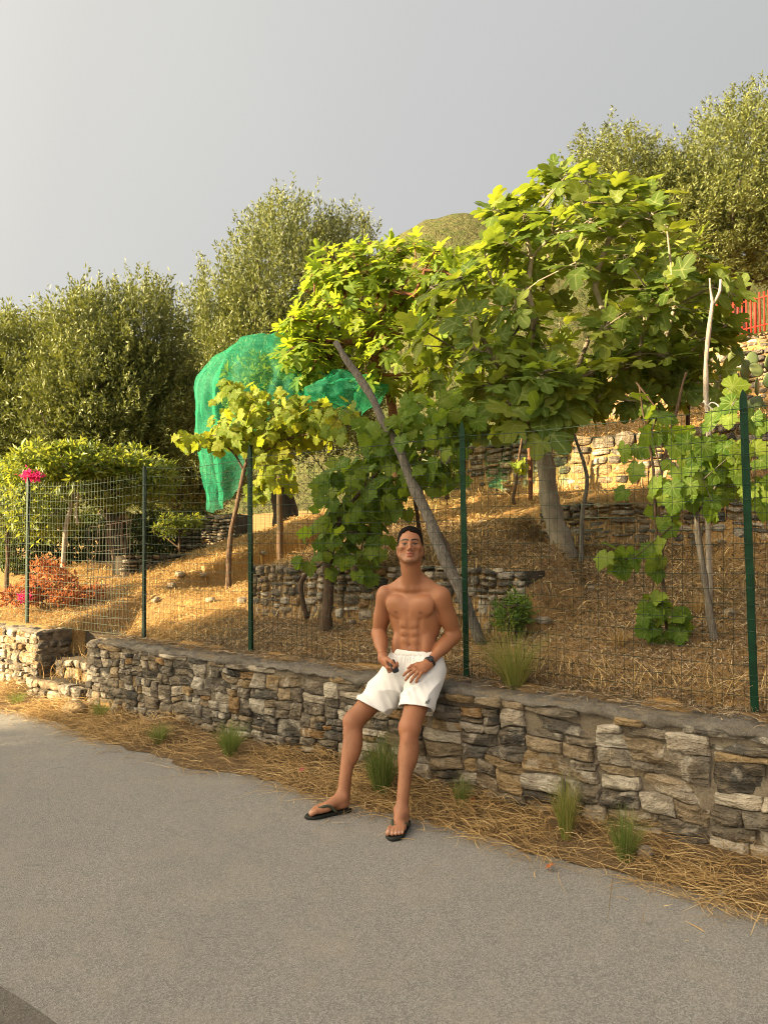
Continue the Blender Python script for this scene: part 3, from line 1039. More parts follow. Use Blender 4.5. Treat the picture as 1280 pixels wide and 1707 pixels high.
def leaf_frame(pos, d, n, size):
    """columns: x across, y along the blade, z upper face."""
    d = unit3(d)
    n = n - d * (n * d).sum(-1, keepdims=True)
    n = unit3(n)
    x = np.cross(d, n)
    return np.stack([x, d, n], -1) * np.asarray(size)[..., None, None], pos


def unit3(v):
    v = np.asarray(v, float)
    return v / (np.linalg.norm(v, axis=-1, keepdims=True) + 1e-9)


def place_leaves(parent, kind, pos, d, n, size, seed=0, limit=300):
    """The nearest `limit` leaves become parts of their own, the rest one mass."""
    rg = np.random.default_rng(seed)
    M, _ = leaf_frame(pos, d, n, size)
    order = np.argsort(np.linalg.norm(pos - np.array((0, 0, 1.5)), axis=1) / size)
    ms = LM[kind]
    for i in order[:limit]:
        mt = Matrix(((*M[i][0], pos[i][0]), (*M[i][1], pos[i][1]), (*M[i][2], pos[i][2]), (0, 0, 0, 1)))
        obj('leaf', ms[rg.integers(len(ms))], None, parent, mt)
    rest = order[limit:]
    if len(rest):
        V, Q, Tt, ve, to = [], [], [], [], []
        nn = 0
        for t in range(len(ms)):
            sel = rest[np.arange(len(rest)) % len(ms) == t]
            if not len(sel):
                continue
            v, t3, q4, vn = LT[kind][t]
            W_ = np.einsum('nij,vj->nvi', M[sel], v) + pos[sel][:, None, :]
            off = (nn + np.arange(len(sel)) * len(v))[:, None, None]
            V.append(W_.reshape(-1, 3))
            Q.append((q4[None] + off).reshape(-1, 4))
            Tt.append((t3[None] + off).reshape(-1, 3))
            ve.append(np.tile(vn, len(sel)))
            to.append(np.repeat(rg.random(len(sel)), len(v)))
            nn += len(sel) * len(v)
        o = part('foliage', np.concatenate(V), [np.concatenate(Q), np.concatenate(Tt)], MATS[LMAT.get(kind, 'fig_foliage')], parent)
        point_attr(o.data, 'vein', np.concatenate(ve))
        point_attr(o.data, 'tone', np.concatenate(to))
        tag(o, None, kind='stuff')


def grow(root, tips, seed=0, sag=.06, wander=.05):
    """Join tips to a root point by branching paths; returns list of (path, radii scale count)."""
    rg = np.random.default_rng(seed)
    root = np.asarray(root, float)
    tips = np.asarray(tips, float)
    nodes, par, dist = [root], [-1], [0.0]
    order = np.argsort(np.linalg.norm(tips - root, axis=1))
    tipn = []
    for i in order:
        t = tips[i]
        nd = np.array(nodes)
        gap = np.linalg.norm(nd - t, axis=1)
        toward = np.array(dist) * .35
        j = int(np.argmin(gap + toward + np.where(gap < .05, 1, 0)))
        a = nd[j]
        g = np.linalg.norm(t - a)
        k_ = max(1, int(g / .22))
        prev = j
        for s in range(1, k_ + 1):
            f = s / k_
            p = a + (t - a) * f + rg.normal(0, wander, 3) * math.sin(f * math.pi) + np.array((0, 0, -sag * math.sin(f * math.pi) * g))
            nodes.append(p)
            par.append(prev)
            dist.append(dist[prev] + g / k_)
            prev = len(nodes) - 1
        tipn.append(prev)
    cnt = np.zeros(len(nodes))
    for t in tipn:
        while t >= 0:
            cnt[t] += 1
            t = par[t]
    return np.array(nodes), np.array(par), cnt


def branch_mesh(nodes, par, cnt, r0, power=.5, sides=5, rmax=.1):
    """One tapered prism per segment, sharing rings along chains."""
    mb = MB()
    rad = np.minimum(rmax, r0 * cnt ** power)
    for i in range(1, len(nodes)):
        p = par[i]
        a, b = nodes[p], nodes[i]
        d = b - a
        if np.linalg.norm(d) < 1e-5:
            continue
        V, Q, T_ = tube(np.array([a - d * .06, a + d * .5, b]), (min(rad[p], rad[i] * 1.25), (min(rad[p], rad[i] * 1.25) + rad[i]) / 2, rad[i]), sides, False)
        mb.add(V, Q)
    return mb


# ------------------------------------------------------------------ fence
FZ0, FZ1 = .69, 2.20
POSTS = [(-1.62, 1), (.137, 1), (1.806, 1), (3.78, 1), (5.17, 0), (7.22, 0), (9.4, 0)]
fence = thing('wire_fence', W(3, .32, .66), 'green welded wire fence on steel posts along the top of the stone wall', 'fence')


def post_mesh(top, base, w=.034, lean=(-.016, 0)):
    h = top - base
    out = [(-w / 2, 0), (w / 2, 0), (w / 2, .005), (.003, .005), (.003, .034), (-.003, .034), (-.003, .005), (-w / 2, .005)]
    V, n = [], len(out)
    for z, s in ((0, 1), (h - .055, 1), (h - .02, .62), (h, .12)):
        for x, y in out:
            V.append((x * s + lean[0] * z, y * (1 if s == 1 else s), z))
    Q = [(l * n + j, l * n + (j + 1) % n, (l + 1) * n + (j + 1) % n, (l + 1) * n + j) for l in range(3) for j in range(n)]
    return np.array(V), [np.array(Q), np.array([[j for j in range(n)][::-1]]), np.array([[3 * n + j for j in range(n)]])]


for a, new in POSTS:
    V, Q = post_mesh(2.285 if new else 2.22, .5, .038 if new else .032)
    Wm = np.stack([-U3, V3, UP], 1)
    V = V @ Wm.T + W(a, .30, .5)
    part('post', V, Q, MATS['post' if new else 'post_old'], fence, False)
    tb = MB()                                             # tie wires
    for z in np.arange(.85, 2.2, .22):
        th = np.linspace(0, 2 * np.pi, 9)
        ring = np.stack([np.cos(th) * .024, np.sin(th) * .024 + .012, z + .006 * np.sin(th) - .5 + 0 * th], -1)
        ring[:, 0] -= .016 * (z - .5)
        Vt, Qt, Tt = tube(ring @ Wm.T + W(a, .30, .5), .0011, 4, False)
        tb.add(Vt, Qt)
    V_, Q_ = tb.data()
    tag(part('tie_wires', V_, Q_, MATS['wire_old'], fence), None, kind='stuff')


def bay(a0, a1, z0, z1, mat, dx=.05, dz=.076, sag=.02, seed=0, r=.0013):
    mb = MB()
    nx = max(2, int(round((a1 - a0) / dx)))

    def pt(a, z):
        t = (a - a0) / (a1 - a0)
        q = np.array([[a, z]])
        zz = z - sag * 4 * t * (1 - t) * ((z - z0) / (z1 - z0)) + .008 * float(vnoise(q, 2.1, seed)[0])
        return W(a - .016 * (z - .5) + .006 * float(vnoise(q, 3, seed + 1)[0]), .287 + .012 * float(vnoise(q, 2.5, seed + 2)[0]), zz)
    for i in range(nx + 1):
        a = a0 + (a1 - a0) * i / nx
        V, Q, T_ = tube(np.array([pt(a, z) for z in np.linspace(z0, z1, 7)]), r * .8, 3, False)
        mb.add(V, Q)
    z = z0
    while z <= z1 + 1e-6:
        V, Q, T_ = tube(np.array([pt(a, z) for a in np.linspace(a0, a1, 10)]), r * (1.5 if z > z1 - .03 else 1.0), 4, False)
        mb.add(V, Q)
        z += dz
    V_, Q_ = mb.data()
    part('wire_mesh', V_, Q_, mat, fence)


for i in range(len(POSTS) - 1):
    bay(POSTS[i][0], POSTS[i + 1][0], FZ0 - .02, FZ1 if POSTS[i + 1][1] or i == 3 else 2.16, MATS['wire' if POSTS[i + 1][1] else 'wire_old'], seed=i * 5, sag=.015 if i < 3 else .04)

# loose rusty mesh panel standing in the gap
lp = MB()
c0, c1, c2, c3 = P(140, 1062, 8.05), P(212, 1040, 7.75), P(218, 866, 7.95), P(150, 880, 8.3)
c0[2] = c1[2] = .60
for i in range(12):
    t = i / 11
    a, b = c0 + (c1 - c0) * t, c3 + (c2 - c3) * t
    V, Q, T_ = tube(wob(np.linspace(a, b, 6), .015, 4, i), 0.0034, 4, False)
    lp.add(V, Q)
for i in range(9):
    t = i / 8
    a, b = c0 + (c3 - c0) * t, c1 + (c2 - c1) * t
    V, Q, T_ = tube(wob(np.linspace(a, b, 6), .012, 4, i + 40), 0.0034, 4, False)
    lp.add(V, Q)
V_, Q_ = lp.data()
lone('mesh_panel', V_, Q_, MATS['rust'], 'loose rusty reinforcing mesh leaning in the gap of the wall', 'mesh panel')


# ------------------------------------------------------------------ woody things
def limb(parent, name, pts, radii, mat, n=18, sides=9, amp=.006, seed=0, squash=0):
    p = wob(smooth_path(pts, n), amp, 6, seed)
    r = np.interp(np.linspace(0, 1, n), np.linspace(0, 1, len(radii)), radii)
    r = r * (1 + .06 * vnoise(p, 9, seed + 5))
    V, Q, T_ = tube(p, r, sides)
    cen = np.repeat(p, sides, 0)
    m = len(cen)
    V[:m] += (V[:m] - cen) * (.22 * fbm(V[:m], 14, 3, seed + 9))[:, None]
    return part(name, V, [Q, T_], mat, parent)


# fig tree
def ground_at(px, py_guess, Y):
    p = P(px, py_guess, Y)
    p[2] = float(Hn(p[0], p[1]))
    return p


fb = ground_at(938, 915, 7.2)
fig = thing('fig_tree', fb, 'broad fig tree with dense dark green lobed leaves and smooth grey trunk', 'tree')
ftop = P(905, 725, 7.15)
ffork = P(915, 640, 7.15)
limb(fig, 'trunk', [fb + (0.06, 0, -.1), fb + (.0, 0, .12), P(918, 850, 7.2), ftop, ffork], (.118, .098, .088, .080, .07), MATS['fig_bark'], 26, 14, .006, 3)
rg = np.random.default_rng(21)


def crown_tips(blobs, n, rg, lo=.55):
    """blobs: (px, py, Y, rx_px, ry_px, depth_m, weight)"""
    out, nor = [], []
    w = np.array([b[6] for b in blobs], float)
    for i in rg.choice(len(blobs), n, p=w / w.sum()):
        px, py, Y, rx, ry, dp, _ = blobs[i]
        v = unit(rg.normal(0, 1, 3)) * rg.uniform(lo, 1) ** .6
        c = P(px, py, Y)
        s = Y / F_PX
        e = np.array((v[0] * rx * s, v[1] * dp, v[2] * ry * s))
        out.append(c + e)
        nor.append(unit(v * (1 / (rx * s), 1 / dp, 1 / (ry * s))))
    return np.array(out), np.array(nor)


def rosettes(tips, nor, per, size, rg, upbias=.5, pet=.08, sun=.25, droop=.3):
    pos, dr, nm, sz, pets = [], [], [], [], []
    sdir = np.array(SUN_DIR)
    for t, n in zip(tips, nor):
        axis = unit(n + np.array((0, 0, upbias)) + rg.normal(0, .15, 3))
        m = rg.integers(per[0], per[1] + 1)
        ph = rg.uniform(0, 6.28)
        u = unit(np.cross(axis, (0.3, .2, 1)))
        v = np.cross(axis, u)
        for k_ in range(m):
            a = ph + k_ * 2.4
            inc = R(rg.uniform(35, 100))
            d = axis * math.cos(inc) + (u * math.cos(a) + v * math.sin(a)) * math.sin(inc)
            d = unit(d - np.array((0, 0, droop * rg.uniform(.2, 1))))
            up = unit(axis * .7 + np.array((0, 0, .7)) + sdir * sun + rg.normal(0, .3, 3))
            pl = pet * rg.uniform(.6, 1.3)
            base = t - axis * .03 * k_ / max(1, m) * 2
            pos.append(base + d * pl)
            pets.append((base, base + d * pl))
            dr.append(d)
            nm.append(up)
            sz.append(rg.uniform(*size))
    return np.array(pos), np.array(dr), np.array(nm), np.array(sz), pets


def petioles(pets, mb, r=.0022):
    for a, b in pets:
        V, Q, T_ = tube(np.array([a, b]), r, 3, False)
        mb.add(V, Q)


FIG_BLOBS = [(955, 520, 7.2, 235, 165, 1.25, 3.0), (960, 400, 7.2, 150, 100, .8, 1.1), (790, 560, 6.9, 110, 150, .8, 1.7), (1100, 520, 7.0, 110, 120, .9, 1.1),
             (940, 310, 7.2, 50, 28, .3, .12), (1040, 345, 7.2, 50, 40, .3, .18), (900, 660, 6.3, 110, 50, .4, .5), (850, 385, 7.1, 70, 45, .5, .35), (1060, 640, 6.9, 110, 55, .6, .8), (1160, 600, 6.9, 60, 70, .5, .5)]
tips, nor = crown_tips(FIG_BLOBS, 285, rg, .55)
nodes, par, cnt = grow(ffork, tips, 4)
bm_ = branch_mesh(nodes, par, cnt, .0058, .5, 5, .075)
pos, dr, nm, sz, pets = rosettes(tips, nor, (5, 8), (.12, .22), rg, .75, .07, .2, .18)
near_t = np.array([P(872, 688, 6.0), P(922, 664, 6.05), P(845, 668, 6.1), P(900, 705, 6.0)])
n2_ = rosettes(near_t, np.array([(-.2, -1, .2), (.2, -1, .3), (-.5, -.8, .2), (0, -1, -.2)]), (5, 7), (.19, .28), rg, .3, .09, .1, .25)
pos, dr, nm, sz = (np.concatenate([q_, w_]) for q_, w_ in zip((pos, dr, nm, sz), n2_[:4]))
nm[-len(n2_[0]):] = unit3(nm[-len(n2_[0]):] + np.array((-.2, -.9, .2)))
pets = pets + n2_[4]
for t_ in near_t:
    V, Q, T_ = tube(smooth_path([ftop + (0, -.1, .1), (ftop + t_) / 2 + (0, 0, -.05), t_], 8), np.linspace(.02, .007, 8), 5)
    bm_.add(V, Q, T_)
petioles(pets, bm_)
V_, Q_ = bm_.data()
part('branches', V_, Q_, MATS['fig_bark'], fig)
place_leaves(fig, 'fig', pos, dr, nm, sz, 5)
fr_ = np.random.default_rng(9)
for t in tips[fr_.choice(len(tips), 16, replace=False)]:
    c = t + fr_.normal(0, .03, 3)
    th, ph = np.meshgrid(np.linspace(0, 2 * np.pi, 8, endpoint=False), np.linspace(0, np.pi, 6), indexing='ij')
    s = np.stack([np.sin(ph) * np.cos(th), np.sin(ph) * np.sin(th), np.cos(ph) * (1.25 - .25 * np.cos(ph))], -1).reshape(-1, 3) * .017
    i0 = (np.arange(8)[:, None] * 6 + np.arange(5)[None, :])
    i1 = (((np.arange(8) + 1) % 8)[:, None] * 6 + np.arange(5)[None, :])
    part('fig_fruit', s + c, np.stack([i0, i0 + 1, i1 + 1, i1], -1).reshape(-1, 4), MATS['fruit'] if 'fruit' in MATS else MATS.setdefault('fruit', m_plain('green_fig_fruit', (.20, .26, .07), .5)), fig)

# second, sunlit fig further up
yb = ground_at(662, 740, 9.4)
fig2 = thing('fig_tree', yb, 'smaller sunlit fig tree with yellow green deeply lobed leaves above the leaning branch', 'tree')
yt = P(640, 640, 9.3)
limb(fig2, 'trunk', [yb + (0, 0, -.1), P(655, 690, 9.35), yt, P(612, 575, 9.2)], (.075, .06, .05, .035), MATS['red_stem'], 18, 9, .01, 4)
BL2 = [(600, 500, 9.2, 95, 80, .7, 2.2), (560, 440, 9.2, 55, 35, .4, .5), (700, 470, 9.2, 90, 75, .7, 1.5), (520, 560, 9.1, 50, 50, .4, .7), (660, 590, 9.0, 95, 60, .6, 1.2), (620, 430, 9.2, 60, 30, .4, .5), (745, 500, 8.8, 70, 95, .6, 1.7), (512, 600, 9.0, 45, 50, .3, .7)]
tips, nor = crown_tips(BL2, 235, rg, .35)
nodes, par, cnt = grow(P(622, 600, 9.25), tips, 6)
bm_ = branch_mesh(nodes, par, cnt, .0055, .5, 4, .04)
pos, dr, nm, sz, pets = rosettes(tips, nor, (4, 7), (.12, .22), rg, .3, .07, .3, .5)
petioles(pets, bm_)
V_, Q_ = bm_.data()
part('branches', V_, Q_, MATS['red_stem'], fig2)
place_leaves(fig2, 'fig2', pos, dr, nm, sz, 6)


# ------------------------------------------------------------------ grape vines
def vine(label, stems, blobs, n, size, kind, seed, mat='vine_bark', face=.6, cane=.004):
    rg = np.random.default_rng(seed)
    base = np.array(stems[0][0][0])
    t = thing('grape_vine', base, label, 'vine')
    for j, (pts, rr) in enumerate(stems):
        limb(t, 'stem', pts, rr, MATS[mat], 20, 7, .012, seed + j)
    pos, nor = crown_tips(blobs, n, rg, .15)
    # shoots tie the leaves to the stem
    ends = pos[rg.choice(n, max(4, n // 5), replace=False)]
    nodes, par, cnt = grow(np.array(stems[0][0][-1]), ends, seed, .02, .03)
    bm_ = branch_mesh(nodes, par, cnt, cane * .6, .35, 4, cane * 2.5)
    nd = nodes
    for p in pos:
        q = nd[np.argmin(np.linalg.norm(nd - p, axis=1))]
        if .01 < np.linalg.norm(q - p) < .4:
            V, Q, T_ = tube(np.array([q, (q + p) / 2 + (0, 0, .01), p]), .0014, 3, False)
            bm_.add(V, Q)
    V_, Q_ = bm_.data()
    part('shoots', V_, Q_, MATS[mat], t)
    d = unit3(rg.normal(0, .55, (n, 3)) + np.array((0, 0, -.85)) + nor * .35)
    nm = unit3(np.array((-.25, -1.0, .45)) * face + nor * .5 + rg.normal(0, .45, (n, 3)))
    place_leaves(t, kind, pos, d, nm, rg.uniform(*size, n), seed)
    return t


vb = ground_at(382, 952, 8.3)
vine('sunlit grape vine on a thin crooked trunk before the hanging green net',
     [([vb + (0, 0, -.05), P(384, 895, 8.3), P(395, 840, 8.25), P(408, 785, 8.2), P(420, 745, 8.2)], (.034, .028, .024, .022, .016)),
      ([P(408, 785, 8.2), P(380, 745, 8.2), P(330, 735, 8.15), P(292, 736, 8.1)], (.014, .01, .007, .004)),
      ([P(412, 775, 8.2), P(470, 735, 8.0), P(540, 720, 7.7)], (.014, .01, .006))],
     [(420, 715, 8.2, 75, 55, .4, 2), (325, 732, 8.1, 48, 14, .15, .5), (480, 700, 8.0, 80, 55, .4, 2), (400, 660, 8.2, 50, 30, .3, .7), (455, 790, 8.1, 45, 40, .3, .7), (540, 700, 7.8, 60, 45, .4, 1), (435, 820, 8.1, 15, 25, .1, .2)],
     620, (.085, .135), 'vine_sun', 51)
vb = ground_at(545, 1050, 6.45)
vine('grape vine with a thick dark trunk and dense leaves before the low terrace wall',
     [([vb + (0, 0, -.05), P(546, 985, 6.45), P(548, 935, 6.45), P(560, 880, 6.4)], (.050, .046, .042, .03)),
      ([P(512, 1030, 6.7), P(503, 975, 6.65), P(520, 950, 6.6), P(548, 935, 6.5)], (.024, .02, .016, .012)),
      ([P(560, 880, 6.4), P(600, 820, 6.3), P(640, 780, 6.2)], (.022, .015, .01))],
     [(585, 830, 6.4, 80, 75, .35, 2.6), (650, 790, 6.25, 60, 70, .3, 1.6), (560, 890, 6.4, 55, 45, .25, 1.2), (620, 905, 6.3, 30, 35, .15, .4), (530, 935, 6.4, 40, 22, .15, .12), (600, 945, 6.3, 40, 20, .15, .16)],
     360, (.08, .135), 'vine', 52)
vb = ground_at(705, 925, 6.6)
vine('grape vine trailing over the fence between the leaning branch and the green post',
     [([vb + (0, 0, -.05), P(700, 880, 6.5), P(690, 800, 6.2), P(715, 730, 6.0)], (.022, .018, .014, .01))],
     [(715, 705, 5.9, 70, 55, .3, 2), (745, 760, 5.8, 40, 55, .2, 1), (650, 720, 6.2, 70, 35, .3, 1), (765, 690, 5.9, 35, 50, .25, .8), (700, 790, 6.0, 45, 40, .2, .5), (588, 710, 6.6, 50, 40, .3, .6)],
     215, (.09, .14), 'vine', 53)
vb = ground_at(1192, 1072, 4.8)
vine('leafy grape vine on a slim grey trunk beside the tall green post',
     [([vb + (0, 0, -.05), P(1178, 1010, 4.8), P(1168, 920, 4.78), P(1163, 860, 4.78), P(1160, 800, 4.75)], (.026, .022, .019, .017, .012)),
      ([P(1162, 850, 4.78), P(1215, 790, 4.7), P(1290, 780, 4.6)], (.01, .008, .005))],
     [(1160, 790, 4.75, 75, 70, .22, 3), (1205, 770, 4.7, 55, 50, .2, 1), (1270, 790, 4.6, 40, 45, .15, .8), (1150, 720, 4.75, 70, 18, .15, .5), (1225, 690, 4.7, 40, 50, .15, .5)],
     95, (.10, .15), 'vine', 54, 'dead_wood', .9)
vb = ground_at(1116, 1066, 4.9)
vine('young grape vine climbing a thin dark stem with loose leaves near the ground',
     [([vb + (0, 0, -.05), P(1108, 1000, 4.9), P(1096, 900, 4.9), P(1088, 800, 4.88), P(1072, 700, 4.85), P(1062, 640, 4.85)], (.014, .012, .010, .009, .007, .005))],
     [(1115, 1040, 4.85, 38, 32, .1, 1.5), (1085, 1010, 4.85, 25, 20, .08, .5), (1100, 960, 4.85, 15, 40, .06, .5), (1040, 925, 4.85, 38, 16, .08, .7), (1095, 925, 4.85, 15, 25, .06, .5),
      (1050, 815, 4.85, 12, 12, .05, .12), (1075, 720, 4.85, 45, 70, .15, 1.2), (1110, 860, 4.88, 22, 30, .08, .4)],
     64, (.09, .145), 'vine', 55, 'vine_bark', .9)

# leaning branch used as a prop, with its split fork
pb = P(806, 1050, 5.55)
pb[2] = float(Hn(pb[0], pb[1])) - .04
pr_ = thing('leaning_branch', pb, 'weathered grey forked branch leaning behind the man up into the leaves', 'branch')
limb(pr_, 'main_limb', [pb, P(765, 980, 5.62), P(727, 900, 5.75), P(690, 812, 5.9), P(640, 700, 6.05), P(598, 628, 6.15), P(560, 570, 6.25)], (.042, .044, .046, .042, .036, .030, .024), MATS['dead_wood'], 34, 10, .014, 61)
limb(pr_, 'side_limb', [P(764, 985, 5.64), P(748, 935, 5.72), P(738, 900, 5.8), P(715, 865, 5.9)], (.03, .03, .026, .012), MATS['vine_bark'], 14, 8, .01, 62)

# forked stick tied with cord
sb = ground_at(1180, 900, 5.3)
fs = thing('forked_stick', sb, 'bleached forked stick standing by the prickly pear, tied with white cord', 'stick')
limb(fs, 'stem', [sb, P(1178, 800, 5.3), P(1181, 730, 5.3), P(1176, 640, 5.3), P(1180, 560, 5.3), P(1188, 505, 5.3)], (.02, .019, .019, .018, .016, .014), MATS['pale_wood'], 26, 8, .008, 63)
limb(fs, 'prong', [P(1188, 508, 5.3), P(1184, 487, 5.3), P(1182, 464, 5.3)], (.012, .009, .007), MATS['pale_wood'], 8, 7, .003, 64)
limb(fs, 'prong', [P(1188, 508, 5.3), P(1199, 488, 5.3), P(1201, 466, 5.3)], (.012, .011, .009), MATS['pale_wood'], 8, 7, .003, 65)
cp = smooth_path([P(1171, 672, 5.27), P(1173, 668, 5.26), P(1178, 676, 5.26), P(1186, 671, 5.27), P(1196, 676, 5.25), P(1200, 690, 5.24)], 20)
V, Q, T_ = tube(cp, .0045, 6)
cord = lone('cord', V, [Q, T_], MATS['rope'], 'white cord knotted round the forked stick', 'cord')
for pts, s in (([(1176, 674), (1184, 680), (1191, 686)], 0),):
    V, Q, T_ = tube(smooth_path([P(x, y, 5.26) for x, y in pts], 8), .004, 6)
    part('loose_end', V, [Q, T_], MATS['rope'], cord)

# thin trunks and stakes on the slope
def stake(name, label, pts, rr, mat, seed, cat='stem', leaves=None):
    b = np.array(pts[0])
    t = thing(name, b, label, cat)
    limb(t, 'stem', pts, rr, MATS[mat], 18, 7, .010, seed)
    return t


b_ = ground_at(884, 868, 9.0)
stake('wooden_stake', 'straight reddish stake on the sunny slope left of the fig trunk', [b_ + (0, 0, -.05), P(884, 800, 9.0), P(881, 730, 9.0)], (.026, .026, .024), 'red_stem', 71, 'stake')
b_ = ground_at(862, 872, 8.9)
t_ = stake('grape_vine', 'thin crooked bare vine stem beside the reddish stake', [b_ + (0, 0, -.05), P(855, 830, 8.9), P(862, 790, 8.9), P(868, 740, 8.9), P(872, 720, 8.9)], (.02, .018, .016, .014, .01), 'vine_bark', 72, 'vine')
rg = np.random.default_rng(77)
pos, nor = crown_tips([(865, 775, 8.9, 15, 14, .1, 1)], 14, rg, .1)
place_leaves(t_, 'vine_sun', pos, unit3(rg.normal(0, 1, (14, 3)) - (0, 0, .5)), unit3(rg.normal(0, .5, (14, 3)) + (-.3, -1, .4)), rg.uniform(.06, .1, 14), 3)
b_ = ground_at(968, 925, 6.9)
stake('sapling', 'slim grey sapling stem right beside the fig trunk', [b_ + (0, 0, -.05), P(970, 860, 6.9), P(978, 800, 6.9), P(962, 745, 6.9), P(945, 700, 6.9)], (.022, .02, .018, .014, .01), 'dead_wood', 73, 'sapling')
b_ = ground_at(1105, 905, 6.3)
stake('grape_vine', 'dark bare vine stem climbing past the stone terrace', [b_ + (0, 0, -.05), P(1096, 840, 6.3), P(1108, 760, 6.3), P(1125, 690, 6.3), P(1145, 620, 6.3)], (.018, .016, .014, .012, .01), 'vine_bark', 74, 'vine')
b_ = ground_at(1150, 800, 7.6)
stake('sapling', 'dark upright stem under the right edge of the fig crown', [b_ + (0, 0, -.05), P(1146, 720, 7.4), P(1147, 640, 7.3), P(1138, 590, 7.2)], (.024, .022, .02, .018), 'vine_bark', 75, 'sapling')


# ------------------------------------------------------------------ olive trees
def olive_crown(lobes, shoots, per, seed, leaf=(.065, .10), wid=.30, up=.9):
    """lobes: (x, y, z, rx, ry, rz) in tree coordinates."""
    rg = np.random.default_rng(seed)
    lobes = np.array(lobes, float)
    w = (lobes[:, 3] * lobes[:, 5])
    idx = rg.choice(len(lobes), shoots, p=w / w.sum())
    v = unit3(rg.normal(0, 1, (shoots, 3)))
    rr = rg.uniform(.12, 1, (shoots, 1)) ** .45
    lb = lobes[idx]
    base = lb[:, :3] + v * lb[:, 3:] * rr * (1 + .16 * fbm(v * 2 + idx[:, None] * 7, 1.5, 3, seed)[:, None])
    d = unit3(v * .55 + np.array((0, 0, up)) + rg.normal(0, .28, (shoots, 3)))
    ln = rg.uniform(.28, .62, shoots)
    n = shoots * per
    t = np.tile(np.linspace(.05, 1, per), shoots)
    si = np.repeat(np.arange(shoots), per)
    p = base[si] + d[si] * (ln[si] * t)[:, None] + rg.normal(0, .045, (n, 3)) * (1 - .6 * t)[:, None]
    ld = unit3(d[si] * .75 + unit3(rg.normal(0, 1, (n, 3))) * .75)
    nn = unit3(rg.normal(0, 1, (n, 3)) + np.array((0, 0, .5)))
    nn = unit3(nn - ld * (nn * ld).sum(1, keepdims=True))
    x = np.cross(ld, nn)
    L = rg.uniform(*leaf, n)[:, None]
    Wd = L * wid * .5
    V = np.stack([p, p + ld * L * .5 + x * Wd, p + ld * L, p + ld * L * .5 - x * Wd], 1).reshape(-1, 3)
    Q = np.arange(n * 4).reshape(-1, 4)
    tone = np.repeat(np.clip(rg.normal(.45, .2, n) + .12 * fbm(p, 1.1, 2, seed + 1), 0, 1), 4)
    return V, Q, tone, base


def olive_meshes(lobes, shoots, per, seed, trunk, fork, rt, **kw):
    V, Q, tone, base = olive_crown(lobes, shoots, per, seed, **kw)
    cm = mesh_np('olive_crown', V, Q, True)
    point_attr(cm, 'tone', tone)
    cm.materials.append(MATS['olive_leaf'])
    rg = np.random.default_rng(seed + 3)
    p = wob(smooth_path(trunk, 14), .05, 2, seed)
    r = np.interp(np.linspace(0, 1, 14), np.linspace(0, 1, len(rt)), rt)
    tv, tq, tt = tube(p, r, 14)
    m = 14 * 14
    cen = np.repeat(p, 14, 0)
    tv[:m] += (tv[:m] - cen) * (.35 * fbm(tv[:m] * (1, 1, .5), 4, 4, seed))[:, None]
    tm = mesh_np('olive_trunk', tv, [tq, tt])
    tm.materials.append(MATS['olive_bark'])
    nodes, par, cnt = grow(p[-1], base[rg.choice(len(base), 110, replace=False)], seed, .0, .08)
    b = branch_mesh(nodes, par, cnt, .010, .55, 5, .12)
    bv, bq = b.data()
    bmesh_ = mesh_np('olive_limbs', bv, bq)
    bmesh_.materials.append(MATS['olive_bark'])
    return cm, tm, bmesh_


def olive(label, ms, base, s=1.0, rz=0.0, group='olive trees'):
    s = s if isinstance(s, tuple) else (s, s, s)
    t = thing('olive_tree', base, label, 'tree', group)
    M = Matrix.Translation(Vector(base)) @ Matrix.Diagonal((*s, 1)) @ Matrix.Rotation(rz, 4, 'Z')
    for nm_, me in zip(('crown', 'trunk', 'limbs'), ms):
        obj(nm_, me, None, t, M)
    return t


# tree coordinates in metres, base at 0
OL_A = olive_meshes([(-.5, 0, 3.35, .75, .95, .85), (.5, -.1, 3.5, .8, .95, .9), (0, -.35, 2.5, 1.15, 1.0, 1.0), (.75, 0, 2.5, .75, .95, 1.0), (-.8, 0, 2.4, .75, .95, 1.0), (0, -.1, 1.7, 1.0, .9, .8)], 4600, 28, 101,
                    [(.0, 0, -.2), (.05, 0, .5), (-.05, .1, 1.0), (0, 0, 1.5)], 0, (.36, .27, .22, .18), up=.55)
OL_B = olive_meshes([(-1.2, 0, 3.2, 1.1, 1.3, 1.5), (.2, -.3, 4.3, 1.4, 1.4, 1.5), (1.3, 0, 4.0, 1.0, 1.3, 1.6), (-.3, -.6, 2.6, 1.6, 1.2, 1.5), (1.2, -.2, 2.7, 1.1, 1.2, 1.4), (-1.6, 0, 2.2, .8, 1., 1.1)], 6400, 28, 102,
                    [(.2, 0, -.2), (.1, 0, .7), (-.05, .1, 1.4), (0, 0, 2.2)], 0, (.34, .27, .22, .18))
OL_C = olive_meshes([(-2.3, 0, 4.3, 1.3, 1.4, 2.0), (-1.2, -.5, 3.0, 1.5, 1.3, 1.7), (.6, 0, 5.2, 1.5, 1.6, 2.1), (2.3, 0, 4.8, 1.4, 1.5, 2.2), (.2, -.6, 3.4, 1.7, 1.4, 1.6), (2.1, -.5, 3.0, 1.8, 1.4, 1.7), (3.6, 0, 4.0, 1.2, 1.4, 1.8), (-.9, 0, 3.9, 1.2, 1.3, 1.7)], 8400, 28, 103,
                    [(.3, 0, -.2), (.2, 0, .7), (.3, .1, 1.4), (.4, 0, 2.2)], 0, (.34, .27, .22, .18), leaf=(.075, .115))


def on_ground(px, Y):
    p = P(px, 900, Y)
    p[2] = float(Hn(p[0], p[1])) - .05
    return p


